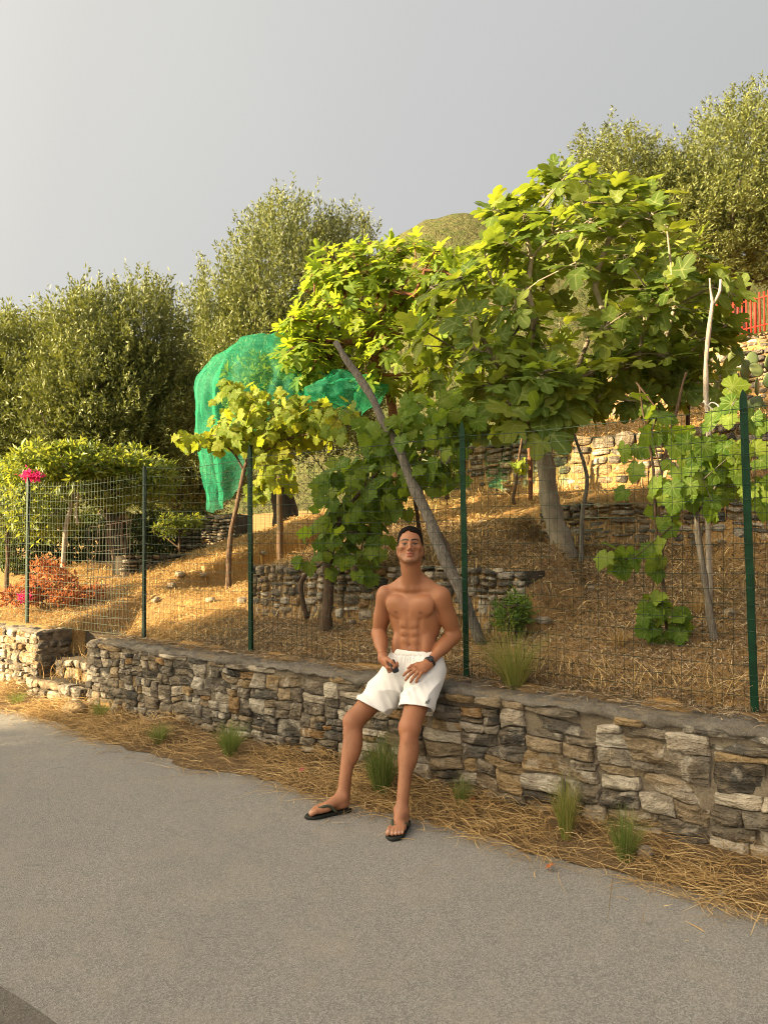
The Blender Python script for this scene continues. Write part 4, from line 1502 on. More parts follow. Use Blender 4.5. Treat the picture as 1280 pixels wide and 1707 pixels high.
olive('dark olive tree with a thick trunk behind the small leafy trees', OL_A, on_ground(185, 12.0), (.82, .85, .97), .3)
olive('olive tree cut by the left edge of the picture, beyond the pink flowers', OL_A, on_ground(5, 12.6), (.95, .9, .93), 2.2)
olive('tall rounded olive tree rising behind the green net', OL_B, on_ground(470, 15.0), (.88, .9, 1.13), .0)
olive('large sunlit olive tree behind the red metal fence', OL_C, on_ground(1215, 22.5), (1.38, 1.2, 1.06), .0)
olive('low dark olive tree in the shade between the two larger olives', OL_A, on_ground(300, 17.0), (1.15, .9, .68), 4.0)
# unseen olives added to shade the man, wall and road
for q_, s_, r_, l_ in (((-11.2, 2.35), 1.22, 1.0, 'unseen olive tree added for shade, nearest to the wall gap'), ((-11.4, -1.7), 1.2, 2.5, 'unseen olive tree added for shade, in the middle'),
                       ((-11.0, -5.6), 1.2, 4.1, 'unseen olive tree added for shade, farthest down the road')):
    olive(l_, OL_B, (q_[0], q_[1], 0.0), (s_ * .80, s_ * .80, s_ * .98), r_, 'unseen olive trees added for shade')


# ------------------------------------------------------------------ small leafy trees, shrubs
def leaf_cloud(blobs, n, size, wid, rg, up=.4, spread=.9, per=7):
    """Sprigs of simple leaves in pixel blobs; each leaf two triangles folded on the midrib."""
    tips, nor = crown_tips(blobs, n // per, rg, .25)
    si = np.repeat(np.arange(len(tips)), per)
    m = len(si)
    ax = unit3(nor + np.array((0, 0, up)) + rg.normal(0, .3, (len(tips), 3)))
    d = unit3(ax[si] * .6 + unit3(rg.normal(0, 1, (m, 3))) * spread)
    L = rg.uniform(*size, m)[:, None]
    p = tips[si] + d * L * .3 - ax[si] * rg.uniform(0, .1, (m, 1))
    nn = unit3(rg.normal(0, .6, (m, 3)) + np.array((0, 0, .8)) + np.array(SUN_DIR) * .3)
    nn = unit3(nn - d * (nn * d).sum(1, keepdims=True))
    x = np.cross(d, nn)
    w = L * wid * .5
    V = np.stack([p, p + d * L * .35 + x * w + nn * w * .35, p + d * L - nn * L * .12, p + d * L * .35 - x * w + nn * w * .35], 1).reshape(-1, 3)
    i = np.arange(m)[:, None] * 4
    T_ = np.concatenate([i + np.array([[0, 1, 2]]), i + np.array([[0, 2, 3]])])
    return V, T_, np.repeat(rg.random(m), 4), tips


def shrub(name, label, cat, stems, blobs, n, size, wid, mat, seed, bark='vine_bark', up=.4, group=None, twigs=40):
    rg = np.random.default_rng(seed)
    b = np.array(stems[0][0][0])
    t = thing(name, b, label, cat, group)
    for j, (pts, rr) in enumerate(stems):
        limb(t, 'trunk' if cat == 'tree' else 'stem', pts, rr, MATS[bark], 14, 8, .015, seed + j)
    V, T_, tone, tips = leaf_cloud(blobs, n, size, wid, rg, up)
    o = part('crown' if cat == 'tree' else 'foliage', V, T_, MATS[mat], t)
    point_attr(o.data, 'tone', tone)
    if twigs:
        nodes, par, cnt = grow(np.array(stems[0][0][-1]), tips[rg.choice(len(tips), min(len(tips), twigs), replace=False)], seed, .0, .04)
        V_, Q_ = branch_mesh(nodes, par, cnt, .004, .5, 4, .03).data()
        part('twigs', V_, Q_, MATS[bark], t)
    return t


g = ground_at(106, 935, 9.6)
shrub('citrus_tree', 'small leafy citrus tree with a slanting pale trunk behind the fence', 'tree',
      [([g + (0, 0, -.05), P(110, 890, 9.6), P(117, 850, 9.6), P(125, 815, 9.6)], (.03, .028, .026, .02)), ([P(131, 875, 9.55), P(127, 840, 9.55), P(133, 800, 9.55)], (.022, .02, .015))],
      [(90, 775, 9.6, 85, 38, .7, 2), (60, 830, 9.7, 70, 50, .6, 1.2), (130, 790, 9.5, 60, 40, .5, 1.2), (120, 748, 9.6, 45, 16, .3, .4), (75, 870, 9.9, 60, 35, .5, 1.2)], 6800, (.06, .11), .42, 'citrus_leaf', 81, 'pale_wood')
g = ground_at(202, 925, 9.9)
shrub('citrus_tree', 'small leafy citrus tree with a forked dark trunk beside the olive trunk', 'tree',
      [([g + (0, 0, -.05), P(183, 900, 9.9), P(188, 875, 9.9), P(206, 855, 9.9), P(205, 820, 9.9)], (.035, .03, .027, .024, .016)), ([P(188, 880, 9.9), P(178, 860, 9.9), P(170, 830, 9.9)], (.022, .018, .014)),
       ([P(207, 930, 9.85), P(204, 890, 9.85), P(207, 855, 9.85)], (.014, .014, .012))],
      [(215, 785, 9.9, 75, 45, .6, 2), (250, 800, 10.0, 45, 45, .5, 1), (170, 780, 9.9, 50, 40, .5, 1), (190, 830, 9.9, 50, 25, .4, .6)], 4300, (.06, .11), .42, 'citrus_leaf', 82, 'vine_bark')
g = ground_at(15, 930, 10.2)
shrub('citrus_tree', 'shaded leafy tree at the left edge behind the bougainvillea', 'tree',
      [([g + (0, 0, -.05), P(12, 880, 10.2), P(15, 840, 10.2)], (.03, .027, .02))],
      [(15, 815, 10.3, 60, 55, .6, 2), (-30, 830, 10.3, 60, 70, .6, 1), (40, 880, 10.5, 40, 30, .4, .4)], 3600, (.06, .11), .42, 'citrus_leaf', 83, 'vine_bark')
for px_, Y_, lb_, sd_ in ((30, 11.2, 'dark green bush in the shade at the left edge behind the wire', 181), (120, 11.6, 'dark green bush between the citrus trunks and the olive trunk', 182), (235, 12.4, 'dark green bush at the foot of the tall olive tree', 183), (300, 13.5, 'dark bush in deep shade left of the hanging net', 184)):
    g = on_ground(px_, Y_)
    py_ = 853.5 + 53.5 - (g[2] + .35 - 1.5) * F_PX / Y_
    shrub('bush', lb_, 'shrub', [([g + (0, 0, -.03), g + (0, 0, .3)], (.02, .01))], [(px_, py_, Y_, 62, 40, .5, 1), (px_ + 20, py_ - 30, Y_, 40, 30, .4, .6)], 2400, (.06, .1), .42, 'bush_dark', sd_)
g = ground_at(70, 1000, 8.7)
shrub('dry_shrub', 'withered reddish shrub behind the wire at the foot of the post', 'shrub',
      [([g + (0, 0, -.03), g + (.02, 0, .12)], (.015, .008))],
      [(85, 965, 8.7, 45, 24, .4, 1.2), (120, 990, 8.6, 45, 22, .3, 1), (40, 995, 8.6, 40, 22, .3, 1), (75, 940, 8.8, 30, 14, .3, .4), (160, 985, 8.6, 25, 14, .2, .3)], 2400, (.03, .07), .5, 'dry_red_leaf', 84, 'red_stem', .3, twigs=60)
g = ground_at(300, 890, 11.6)
shrub('shrub', 'low yellow green shrub before the weathered stone wall', 'shrub', [([g + (0, 0, -.03), g + (0, 0, .15)], (.012, .006))],
      [(285, 875, 11.6, 35, 22, .3, 1), (320, 870, 11.6, 25, 14, .3, .5)], 1100, (.05, .09), .4, 'citrus_leaf', 85)
g = ground_at(850, 1030, 5.5)
shrub('shrub', 'bright green low bush behind the green post', 'shrub', [([g + (0, 0, -.03), g + (0, 0, .08)], (.008, .005))],
      [(852, 1020, 5.5, 40, 26, .16, 1), (865, 998, 5.5, 22, 16, .12, .35), (850, 1035, 5.45, 30, 10, .12, .4)], 1100, (.03, .07), .28, 'bush_leaf', 86, up=1.0)
g = ground_at(745, 800, 9.6)
shrub('shrub', 'straggly shrub at the foot of the sunlit terrace wall', 'shrub', [([g + (0, 0, -.03), g + (0, 0, .12)], (.01, .006))],
      [(745, 795, 9.6, 32, 28, .3, 1)], 700, (.04, .08), .4, 'citrus_leaf', 87, twigs=60)
# tree under the net
g = ground_at(468, 840, 9.5)
shrub('netted_tree', 'young fruit tree wrapped in the large green net', 'tree', [([g + (0, 0, -.05), P(466, 760, 9.5), P(460, 690, 9.5)], (.04, .034, .025))],
      [(455, 640, 9.5, 80, 55, .55, 2), (420, 690, 9.5, 50, 60, .45, 1)], 3200, (.07, .13), .45, 'citrus_leaf', 88)


def flower(label, px, py, Y, rx, ry, n, seed):
    rg = np.random.default_rng(seed)
    V, T_, tone, _ = leaf_cloud([(px, py, Y, rx, ry, .10, 1)], n, (.025, .045), .8, rg, .2, 1.0, 5)
    o = lone('bougainvillea_blossom', V, T_, MATS['bougainvillea'], label, 'flower')
    point_attr(o.data, 'tone', tone)


flower('magenta bougainvillea blossom above the top wire of the fence', 52, 792, 8.3, 24, 10, 240, 91)
flower('magenta bougainvillea blossom low beside the old fence post', 42, 993, 8.25, 8, 12, 90, 92)

# pot behind the old post
g = ground_at(66, 945, 9.3)
th = np.linspace(0, 2 * np.pi, 20, endpoint=False)
V = np.concatenate([np.stack([g[0] + r * np.cos(th), g[1] + r * np.sin(th), g[2] - .05 + z + 0 * th], -1) for r, z in ((.11, 0), (.14, .22), (.155, .22), (.155, .25), (.135, .25), (.125, .2))])
Q = np.array([(l * 20 + j, l * 20 + (j + 1) % 20, (l + 1) * 20 + (j + 1) % 20, (l + 1) * 20 + j) for l in range(5) for j in range(20)])
lone('plant_pot', V, [Q, np.array([[100 + j for j in range(20)]])], MATS['black_plastic'], 'black plastic plant pot under the citrus trees', 'pot')

# ------------------------------------------------------------------ nets
def net_cloth(parent_name, label, fn, nu, nv, closed, seed):
    u, v = np.meshgrid(np.linspace(0, 1, nu, endpoint=not closed), np.linspace(0, 1, nv), indexing='ij')
    V = fn(u.ravel(), v.ravel())
    i = np.arange(nu if closed else nu - 1)[:, None]
    j = np.arange(nv - 1)[None, :]
    a = i * nv + j
    b = ((i + 1) % nu) * nv + j
    Q = np.stack([a, b, b + 1, a + 1], -1).reshape(-1, 4)
    return lone(parent_name, V, Q, MATS['net'], label, 'net')


NC = P(455, 640, 9.45)


def net_a(u, v):
    th = u * 2 * np.pi
    x, y = np.cos(th), np.sin(th)
    r = np.interp(v, [0, .12, .3, .5, .75, 1], [.02, .42, .76, .90, .90, .74])
    left = np.clip(-x * .8 - y * .35, 0, 1)
    drop = .55 + 1.25 * left ** 1.2
    z = np.interp(v, [0, .12, .3, .5], [.60, .53, .30, 0.0]) - np.clip((v - .5) / .5, 0, 1) * drop
    fold = (.05 * np.sin(th * 8 + 3 * np.sin(th * 3) + v * 3) + .022 * np.sin(th * 23 + v * 6)) * sst(.12, .6, v)
    p = np.stack([x * (r + fold), y * (r + fold) * .75, z], -1)
    p = p + .05 * np.stack([fbm(p + 5 * k_, 3.2, 3, 200 + k_) for k_ in range(3)], -1)
    return NC + p * (.97, 1, 1)


net_cloth('bird_net', 'large green bird net draped over a tree and hanging to the ground', net_a, 150, 44, True, 1)
NB_ = P(572, 655, 8.9)


def net_b(u, v):
    th = u * 2 * np.pi
    r = np.sin(np.clip(v, .01, 1) * np.pi * .72)
    p = np.stack([np.cos(th) * .42 * r, np.sin(th) * .25 * r, .28 * np.cos(v * np.pi * .8)], -1)
    p = p + .10 * np.stack([fbm(p + 7 * k_, 4.5, 4, 210 + k_) for k_ in range(3)], -1)
    return NB_ + p


net_cloth('bird_net', 'bunched green net caught in the branches beside the leaning branch', net_b, 60, 30, True, 2)
NC_ = [P(668, 700, 9.2)]


def net_c(u, v):
    a0_, b0_ = ab(*P(800, 730, 10.6)[:2])
    a = a0_ - 1.1 + 2.6 * u + .2 * np.sin(v * 7)
    b = 5.02 + 1.7 * v + .08 * np.sin(u * 19)
    x = WO[0] + a * WU[0] + b * WV[0]
    y = WO[1] + a * WU[1] + b * WV[1]
    return np.stack([x, y, Hn(x, y) + .04 + .05 * np.abs(fbm(np.stack([a, b], -1), 5, 3, 220))], -1)


net_cloth('bird_net', 'green net spread on the ground above the sunlit terrace wall', net_c, 60, 34, False, 3)


def net_d(u, v):
    c = smooth_path([P(652, 712, 8.9), P(665, 700, 8.85), P(678, 690, 8.8)], 30)
    i = np.clip((u * 29).astype(int), 0, 29)
    return c[i] + np.stack([.03 * np.sin(v * 9), .05 * (v - .5), -.16 * v + .03 * np.sin(u * 22)], -1)


net_cloth('bird_net', 'small scrap of green net hanging right of the leaning branch', net_d, 30, 8, False, 4)

# ------------------------------------------------------------------ prickly pear and red fence
pg = on_ground(1240, 9.6)
cac = thing('prickly_pear', pg, 'prickly pear cactus with flat green pads at the right edge', 'cactus')
rg = np.random.default_rng(31)
th = np.linspace(0, 2 * np.pi, 14, endpoint=False)
pv_ = [(0, -.03, 0)] + [(0, 0, 0)] * 0
rings = []
for s, t_ in ((1.0, 0.0), (.88, .045), (.5, .065), (.0, .07)):
    rings.append(np.stack([np.cos(th) * .5 * s * (1 - .12 * np.sin(th)), np.full(14, t_), .5 + np.sin(th) * .5 * s], -1))
rb_ = [r_ * (1, -1, 1) for r_ in rings[1:]]
PV_ = np.concatenate(rings + rb_)
PQ_ = [(l * 14 + j, l * 14 + (j + 1) % 14, (l + 1) * 14 + (j + 1) % 14, (l + 1) * 14 + j) for l in range(3) for j in range(14)]
lay = [0, 4, 5, 6]
PQ_ += [(lay[l] * 14 + (j + 1) % 14, lay[l] * 14 + j, lay[l + 1] * 14 + j, lay[l + 1] * 14 + (j + 1) % 14) for l in range(3) for j in range(14)]
pad_me = mesh_np('cactus_pad', PV_ * (.72, .8, 1), np.array(PQ_))
pad_me.materials.append(MATS['cactus'])
pads = [(1190, 668, 9.5), (1215, 672, 9.6), (1245, 670, 9.5), (1270, 668, 9.6), (1205, 640, 9.5), (1232, 645, 9.4), (1262, 638, 9.5), (1188, 640, 9.7), (1215, 612, 9.5), (1240, 610, 9.6), (1268, 605, 9.5),
        (1222, 590, 9.6), (1252, 588, 9.7), (1280, 625, 9.4), (1290, 655, 9.5), (1176, 655, 9.8), (1282, 598, 9.6), (1200, 690, 9.5), (1228, 695, 9.5), (1262, 692, 9.4), (1167, 640, 9.9)]
for px, py, Y in pads:
    p = P(px, py + 22, Y)
    s = rg.uniform(.19, .27)
    M = Matrix.Translation(Vector(p)) @ Matrix.Rotation(rg.uniform(-.9, .9), 4, 'Z') @ Matrix.Rotation(rg.uniform(-.5, .5), 4, 'X') @ Matrix.Rotation(rg.uniform(-.6, .6), 4, 'Y') @ Matrix.Scale(s, 4)
    obj('pad', pad_me, None, cac, M)
ct = MB()
for px, py, Y in pads[:4] + pads[17:20]:
    p = P(px, py + 20, Y)
    q = p.copy()
    q[2] = float(Hn(p[0], p[1])) - .1
    V, Q, T_ = tube(wob(np.linspace(q, p, 5), .03, 4, int(px)), (.07, .065, .06, .055, .05), 8)
    ct.add(V, Q, T_)
V_, Q_ = ct.data()
part('stem', V_, Q_, MATS['cactus'], cac)

r0, r1 = W(6.2, 17.95, 6.93), W(-.5, 17.95, 6.93)
r0, r1 = P(1188, 550, 20.6), P(1345, 556, 18.6)
rf = thing('red_fence', (r0 + r1) / 2, 'red painted metal picket fence on top of the grey stone wall', 'fence')
n = 22
zb = 6.97
for i in range(n):
    q = r0 + (r1 - r0) * i / (n - 1)
    th = np.linspace(0, 2 * np.pi, 8, endpoint=False)
    big = i % 6 == 4
    rr_ = .040 if big else .026
    V, Q, T_ = tube(np.array([(q[0], q[1], zb - .03), (q[0], q[1], zb + .5), (q[0], q[1], zb + (1.0 if not big else .97))]), rr_, 8)
    part('picket', V, [Q, T_], MATS['red_paint'], rf)
for z in (.14, .86):
    V, Q, T_ = tube(np.array([(*r0[:2], zb + z), (*((r0 + r1) / 2)[:2], zb + z), (*r1[:2], zb + z)]), .02, 6)
    part('rail', V, [Q, T_], MATS['red_paint'], rf)

# ------------------------------------------------------------------ the man
import openvdb
VX = 0.0035
G0 = np.array((-0.50, 3.86, -0.01))
G1 = np.array((0.52, 4.92, 1.68))


class Field:
    """Signed distance samples on a piece of one common lattice."""
    def __init__(self, lo=G0, hi=G1):
        self.i0 = np.floor((np.asarray(lo) - G0) / VX).astype(int)
        self.n = np.ceil((np.asarray(hi) - np.asarray(lo)) / VX).astype(int) + 1
        self.D = np.full(self.n, 0.5, np.float32)

    def sub(self, lo, hi):
        a = np.clip(np.floor((lo - G0) / VX).astype(int) - self.i0, 0, self.n)
        b = np.clip(np.ceil((hi - G0) / VX).astype(int) - self.i0 + 1, 0, self.n)
        sl = tuple(slice(a[k], b[k]) for k in range(3))
        ax = [(np.arange(a[k], b[k]) + self.i0[k]) * VX + G0[k] for k in range(3)]
        p = np.stack(np.meshgrid(*ax, indexing='ij'), -1).astype(np.float32)
        return sl, p

    def put(self, lo, hi, fn, k=0.02, mode='add'):
        m = k + 3 * VX
        sl, p = self.sub(np.asarray(lo) - m, np.asarray(hi) + m)
        if p.size == 0:
            return
        d = fn(p).astype(np.float32)
        c = self.D[sl]
        if mode == 'add':
            h = np.maximum(k - np.abs(c - d), 0) / k
            self.D[sl] = np.minimum(c, d) - h * h * k * 0.25
        else:                      # carve
            d = -d
            h = np.maximum(k - np.abs(c - d), 0) / k
            self.D[sl] = np.maximum(c, d) + h * h * k * 0.25

    def ell(self, c, r, fr=None, k=0.02, mode='add'):
        r = np.asarray(r, float)
        if fr is None:
            fr = Fr(np.zeros(3), np.eye(3))
        cw = fr.w(c)
        ext = np.sqrt(((fr.R * r) ** 2).sum(1))

        def fn(p):
            q = (p - cw) @ fr.R
            k0 = np.sqrt(((q / r) ** 2).sum(-1))
            k1 = np.sqrt(((q / (r * r)) ** 2).sum(-1)) + 1e-6
            return k0 * (k0 - 1) / k1
        self.put(cw - ext, cw + ext, fn, k, mode)

    def cone(self, a, b, ra, rb, fr=None, k=0.02, mode='add'):
        if fr is not None:
            a, b = fr.w(a), fr.w(b)
        a, b = np.asarray(a, float), np.asarray(b, float)
        v = b - a
        l2 = v @ v
        rm = max(ra, rb)

        def fn(p):
            t = np.clip(((p - a) @ v) / l2, 0, 1)
            return np.sqrt(((p - a - t[..., None] * v) ** 2).sum(-1)) - (ra + (rb - ra) * t)
        self.put(np.minimum(a, b) - rm, np.maximum(a, b) + rm, fn, k, mode)

    def merge(self, o, k):
        sl = tuple(slice(o.i0[i] - self.i0[i], o.i0[i] - self.i0[i] + o.n[i]) for i in range(3))
        c = self.D[sl]
        d = o.D[:c.shape[0], :c.shape[1], :c.shape[2]]
        h = np.maximum(k - np.abs(c - d), 0) / k
        self.D[sl] = np.minimum(c, d) - h * h * k * 0.25

    def mesh(self):
        g = openvdb.FloatGrid(0.05)
        g.copyFromArray(np.clip(self.D, -0.05, 0.05).astype(np.float32))
        pts, quads = g.convertToQuads(0.0)
        V = (np.asarray(pts) + self.i0) * VX + G0
        return V, np.asarray(quads)[:, ::-1]


class Fr:
    def __init__(self, o, Rm):
        self.o, self.R = np.asarray(o, float), np.asarray(Rm, float)

    def w(self, p):
        return self.o + self.R @ np.asarray(p, float)

    def l(self, p):
        return (np.asarray(p) - self.o) @ self.R


def unit(v):
    v = np.asarray(v, float)
    return v / np.linalg.norm(v)


def frame(o, z, y):
    z = unit(z)
    y = unit(np.asarray(y, float) - z * np.dot(z, y))
    return Fr(o, np.stack([np.cross(y, z), y, z], 1))


def yawv(deg):
    """Facing direction turned deg to the photograph's left from facing the camera."""
    return np.array((-math.sin(R(deg)), -math.cos(R(deg)), 0))


PC = np.array((0.19, 4.685, 0.76))
NB = np.array((0.172, 4.665, 1.285))
T = frame(PC, NB - PC, yawv(24))                 # x = his left
SH_R, SH_L = np.array((0.014, 4.738, 1.200)), np.array((0.335, 4.60, 1.200))
EL_R, WR_R = np.array((-0.032, 4.80, 0.945)), np.array((-0.005, 4.555, 0.828))
EL_L, WR_L = np.array((0.420, 4.665, 0.950)), np.array((0.252, 4.495, 0.802))
HP_R, KN_R, AN_R = np.array((0.120, 4.715, 0.755)), np.array((-0.178, 4.555, 0.462)), np.array((-0.230, 4.375, 0.085))
HP_L, KN_L, AN_L = np.array((0.258, 4.630, 0.755)), np.array((0.143, 4.325, 0.480)), np.array((0.094, 4.150, 0.082))
HEEL_R, TOE_R = np.array((-0.200, 4.390, 0)), np.array((-0.417, 4.273, 0))
HEEL_L, TOE_L = np.array((0.116, 4.205, 0)), np.array((0.046, 3.958, 0))
HD = frame(np.array((0.156, 4.605, 1.485)), (0.0, 0.25, 1.0), yawv(3) + np.array((0, 0, .25)))

body = Field()
# torso
body.ell((0, 0, .0), (.148, .105, .12), T, .03)
body.ell((0, -.005, .14), (.134, .090, .13), T, .05)
body.ell((0, -.012, .31), (.150, .104, .165), T, .05)
body.ell((0, -.03, .41), (.155, .076, .08), T, .04)
for s in (-1, 1):
    body.ell((s * .118, -.035, .31), (.045, .062, .13), T, .03)          # lats
    body.ell((s * .070, .060, .364), (.080, .032, .058), T, .018)        # pecs
    body.ell((s * .092, .052, .392), (.062, .034, .045), T, .02)
    body.cone((s * .165, -.012, .440), (s * .025, -.025, .524), .040, .052, T, .05)   # trapezius
    body.cone((s * .022, .048, .474), (s * .150, -.005, .478), .011, .012, T, .022)  # clavicle
    body.ell((s * .096, .030, .115), (.036, .055, .085), T, .03)         # oblique
    for z, w in ((.262, .030), (.214, .030), (.166, .029)):
        body.ell((s * .032, .070, z), (w, .018, .0225), T, .020)
    body.ell((s * .030, .074, .10), (.032, .018, .045), T, .02)
for s in (-1, 1):
    body.cone((s * .072, .082, .29), (s * .062, .092, .10), .0065, .006, T, .022, 'carve')
    body.cone((s * .105, .075, .075), (s * .05, .10, .0), .004, .004, T, .02, 'carve')
body.cone((0, .103, .335), (0, .097, .15), .005, .005, T, .018, 'carve')
for z in (.238, .190):
    for s in (-1, 1):
        body.cone((s * .012, .100, z), (s * .055, .090, z + .004), .003, .003, T, .014, 'carve')
body.cone((0, .099, .42), (0, .102, .33), .004, .006, T, .018, 'carve')
body.ell((0, .098, .143), (.006, .014, .008), T, .010, 'carve')
# neck and head
body.cone(NB + np.array((0, -.005, -.03)), HD.w((0, -.022, -.065)), .060, .055, None, .03)
for s in (-1, 1):
    body.cone(T.w((s * .018, .045, .478)), HD.w((s * .055, -.025, -.05)), .010, .014, None, .02)
head = Field(HD.o - .16, HD.o + .17)
head.ell((0, -.012, .030), (.0720, .096, .084), HD, .02)
head.ell((0, .026, -.018), (.0600, .058, .074), HD, .03)
head.ell((0, .034, -.066), (.046, .048, .042), HD, .025)
for s in (-1, 1):
    head.cone((s * .054, .004, -.058), (s * .018, .068, -.100), .013, .014, HD, .022)      # jaw
    head.ell((s * .047, .052, -.022), (.016, .020, .013), HD, .02)                         # cheekbone
    head.ell((s * .036, .074, -.056), (.012, .010, .022), HD, .02, 'carve')                # hollow cheek
    head.cone((s * .012, .083, .015), (s * .043, .069, .016), .0085, .0075, HD, .012)      # brow
    head.ell((s * .030, .094, -.004), (.015, .012, .0085), HD, .010, 'carve')
    head.ell((s * .030, .0705, -.005), (.0130, .0125, .0095), HD, .004)                    # eyeball and lids
    head.cone((s * .019, .0815, .0015), (s * .040, .0775, .0005), .0026, .0024, HD, .004)  # upper lid
    head.ell((s * .0105, .094, -.041), (.0070, .009, .0065), HD, .007)                     # nostril wing
    ear = Fr(HD.w((s * .0745, -.010, -.022)), HD.R)
    head.ell((0, 0, 0), (.0075, .014, .026), ear, .008)
    head.ell((s * .006, .004, .002), (.005, .008, .014), ear, .006, 'carve')
head.cone((0, .084, .010), (0, .110, -.034), .0062, .0080, HD, .012)
head.cone((0, .092, -.046), (0, .089, -.055), .007, .007, HD, .012)
head.ell((0, .0835, -.0605), (.021, .0105, .0052), HD, .006)
head.ell((0, .0828, -.0735), (.0185, .0105, .0068), HD, .006)
head.cone((-.021, .098, -.0672), (.021, .098, -.0672), .0026, .0026, HD, .004, 'carve')
head.ell((0, .080, -.085), (.016, .008, .004), HD, .010, 'carve')
head.ell((0, .075, -.101), (.018, .018, .015), HD, .016)
body.merge(head, .03)


def limb_lo(pts, m):
    pts = np.array(pts)
    return pts.min(0) - m, pts.max(0) + m


def finger(f, fr, base, ln, curl, spread, r0, r1, k=.006):
    """fr: x thumb side, y back of the hand, z along the hand."""
    p = np.array(base, float)
    ang = 0.0
    rr = np.linspace(r0, r1, 4)
    pts = [p]
    for i, (q, c) in enumerate(zip((.44, .31, .25), curl)):
        ang += R(c)
        d = np.array((math.sin(R(spread)) * math.cos(ang), -math.sin(ang), math.cos(ang) * math.cos(R(spread))))
        p2 = p + d * ln * q
        f.cone(p, p2, rr[i], rr[i + 1], fr, k)
        p = p2
        pts.append(p)
    return [fr.w(x) for x in pts]


def hand(f, fr, curls, thumb, spreads=(6, 1, -4, -10)):
    f.ell((.004, 0, .050), (.036, .0135, .050), fr, .012)
    f.ell((-.006, -.004, .040), (.030, .014, .040), fr, .012)
    f.cone((0, 0, -.01), (0, 0, .03), .024, .022, fr, .02)
    out = []
    for x, ln, z, r, cu, sp in zip((.028, .0095, -.0095, -.0275), (.076, .083, .077, .061), (.086, .090, .086, .079), (.0092, .0094, .0090, .0080), curls, spreads):
        f.ell((x, .004, z), (.0105, .0105, .012), fr, .008)
        out.append(finger(f, fr, (x, 0, z), ln, cu, sp, r, r * .78))
    tp = [np.array(q) for q in thumb]
    f.cone((.012, -.006, .018), tp[0], .016, .0125, fr, .014)
    f.cone(tp[0], tp[1], .0125, .0105, fr, .008)
    f.cone(tp[1], tp[2], .0105, .0075, fr, .006)
    return out


def arm(sh, el, wr, hf, curls, thumb, side, spreads=(6, 1, -4, -10)):
    lo, hi = limb_lo([sh, el, wr, hf.w((0, 0, .19))], .1)
    f = Field(np.maximum(lo, G0), np.minimum(hi, G1))
    ax = unit(el - sh)
    out = T.R[:, 0] * side
    fwd = T.R[:, 1]
    f.ell((0, 0, 0), (.055, .058, .074), Fr(sh + ax * .032 + out * .004, T.R), .03)                 # deltoid
    f.cone(sh + ax * .01, el, .050, .043, None, .03)
    f.ell((0, 0, 0), (.042, .040, .09), frame(sh + (el - sh) * .50 + fwd * .014, ax, fwd), .03)    # biceps
    f.ell((0, 0, 0), (.042, .040, .10), frame(sh + (el - sh) * .50 - fwd * .016, ax, fwd), .03)    # triceps
    f.ell((0, 0, 0), (.036, .036, .04), Fr(el, np.eye(3)), .02)
    fx = unit(wr - el)
    f.cone(el, wr, .038, .024, None, .025)
    f.ell((0, 0, 0), (.044, .040, .09), frame(el + (wr - el) * .30 + out * .006, fx, fwd), .03)
    f.ell((0, 0, 0), (.030, .022, .03), Fr(wr, hf.R), .02)
    fing = hand(f, hf, curls, thumb, spreads)
    return f, fing


hz = unit(np.array((.40, -.62, -.66)))
hfR = Fr(WR_R, frame(WR_R, hz, (-.85, -.05, -.40)).R)
if hfR.R[:, 0] @ np.array((0, -.7, .7)) < 0:
    hfR.R[:, 0] *= -1
fR, fingR = arm(SH_R, EL_R, WR_R, hfR, ((48, 62, 30), (56, 66, 34), (62, 66, 34), (66, 66, 34)), ((.040, -.020, .045), (.046, -.034, .078), (.040, -.040, .104)), -1)
zl = P(685, 1125, 4.415) - WR_L
hfL = Fr(WR_L, frame(WR_L, zl, (-.15, -.80, .55)).R)
if hfL.R[:, 0] @ np.array((-.7, 0, .7)) < 0:
    hfL.R[:, 0] *= -1
fL, fingL = arm(SH_L, EL_L, WR_L, hfL, ((10, 22, 14), (14, 26, 16), (18, 28, 18), (20, 30, 18)), ((.040, -.010, .040), (.054, -.016, .072), (.056, -.020, .100)), 1, (9, 2, -6, -13))
body.merge(fR, .014)
body.merge(fL, .014)


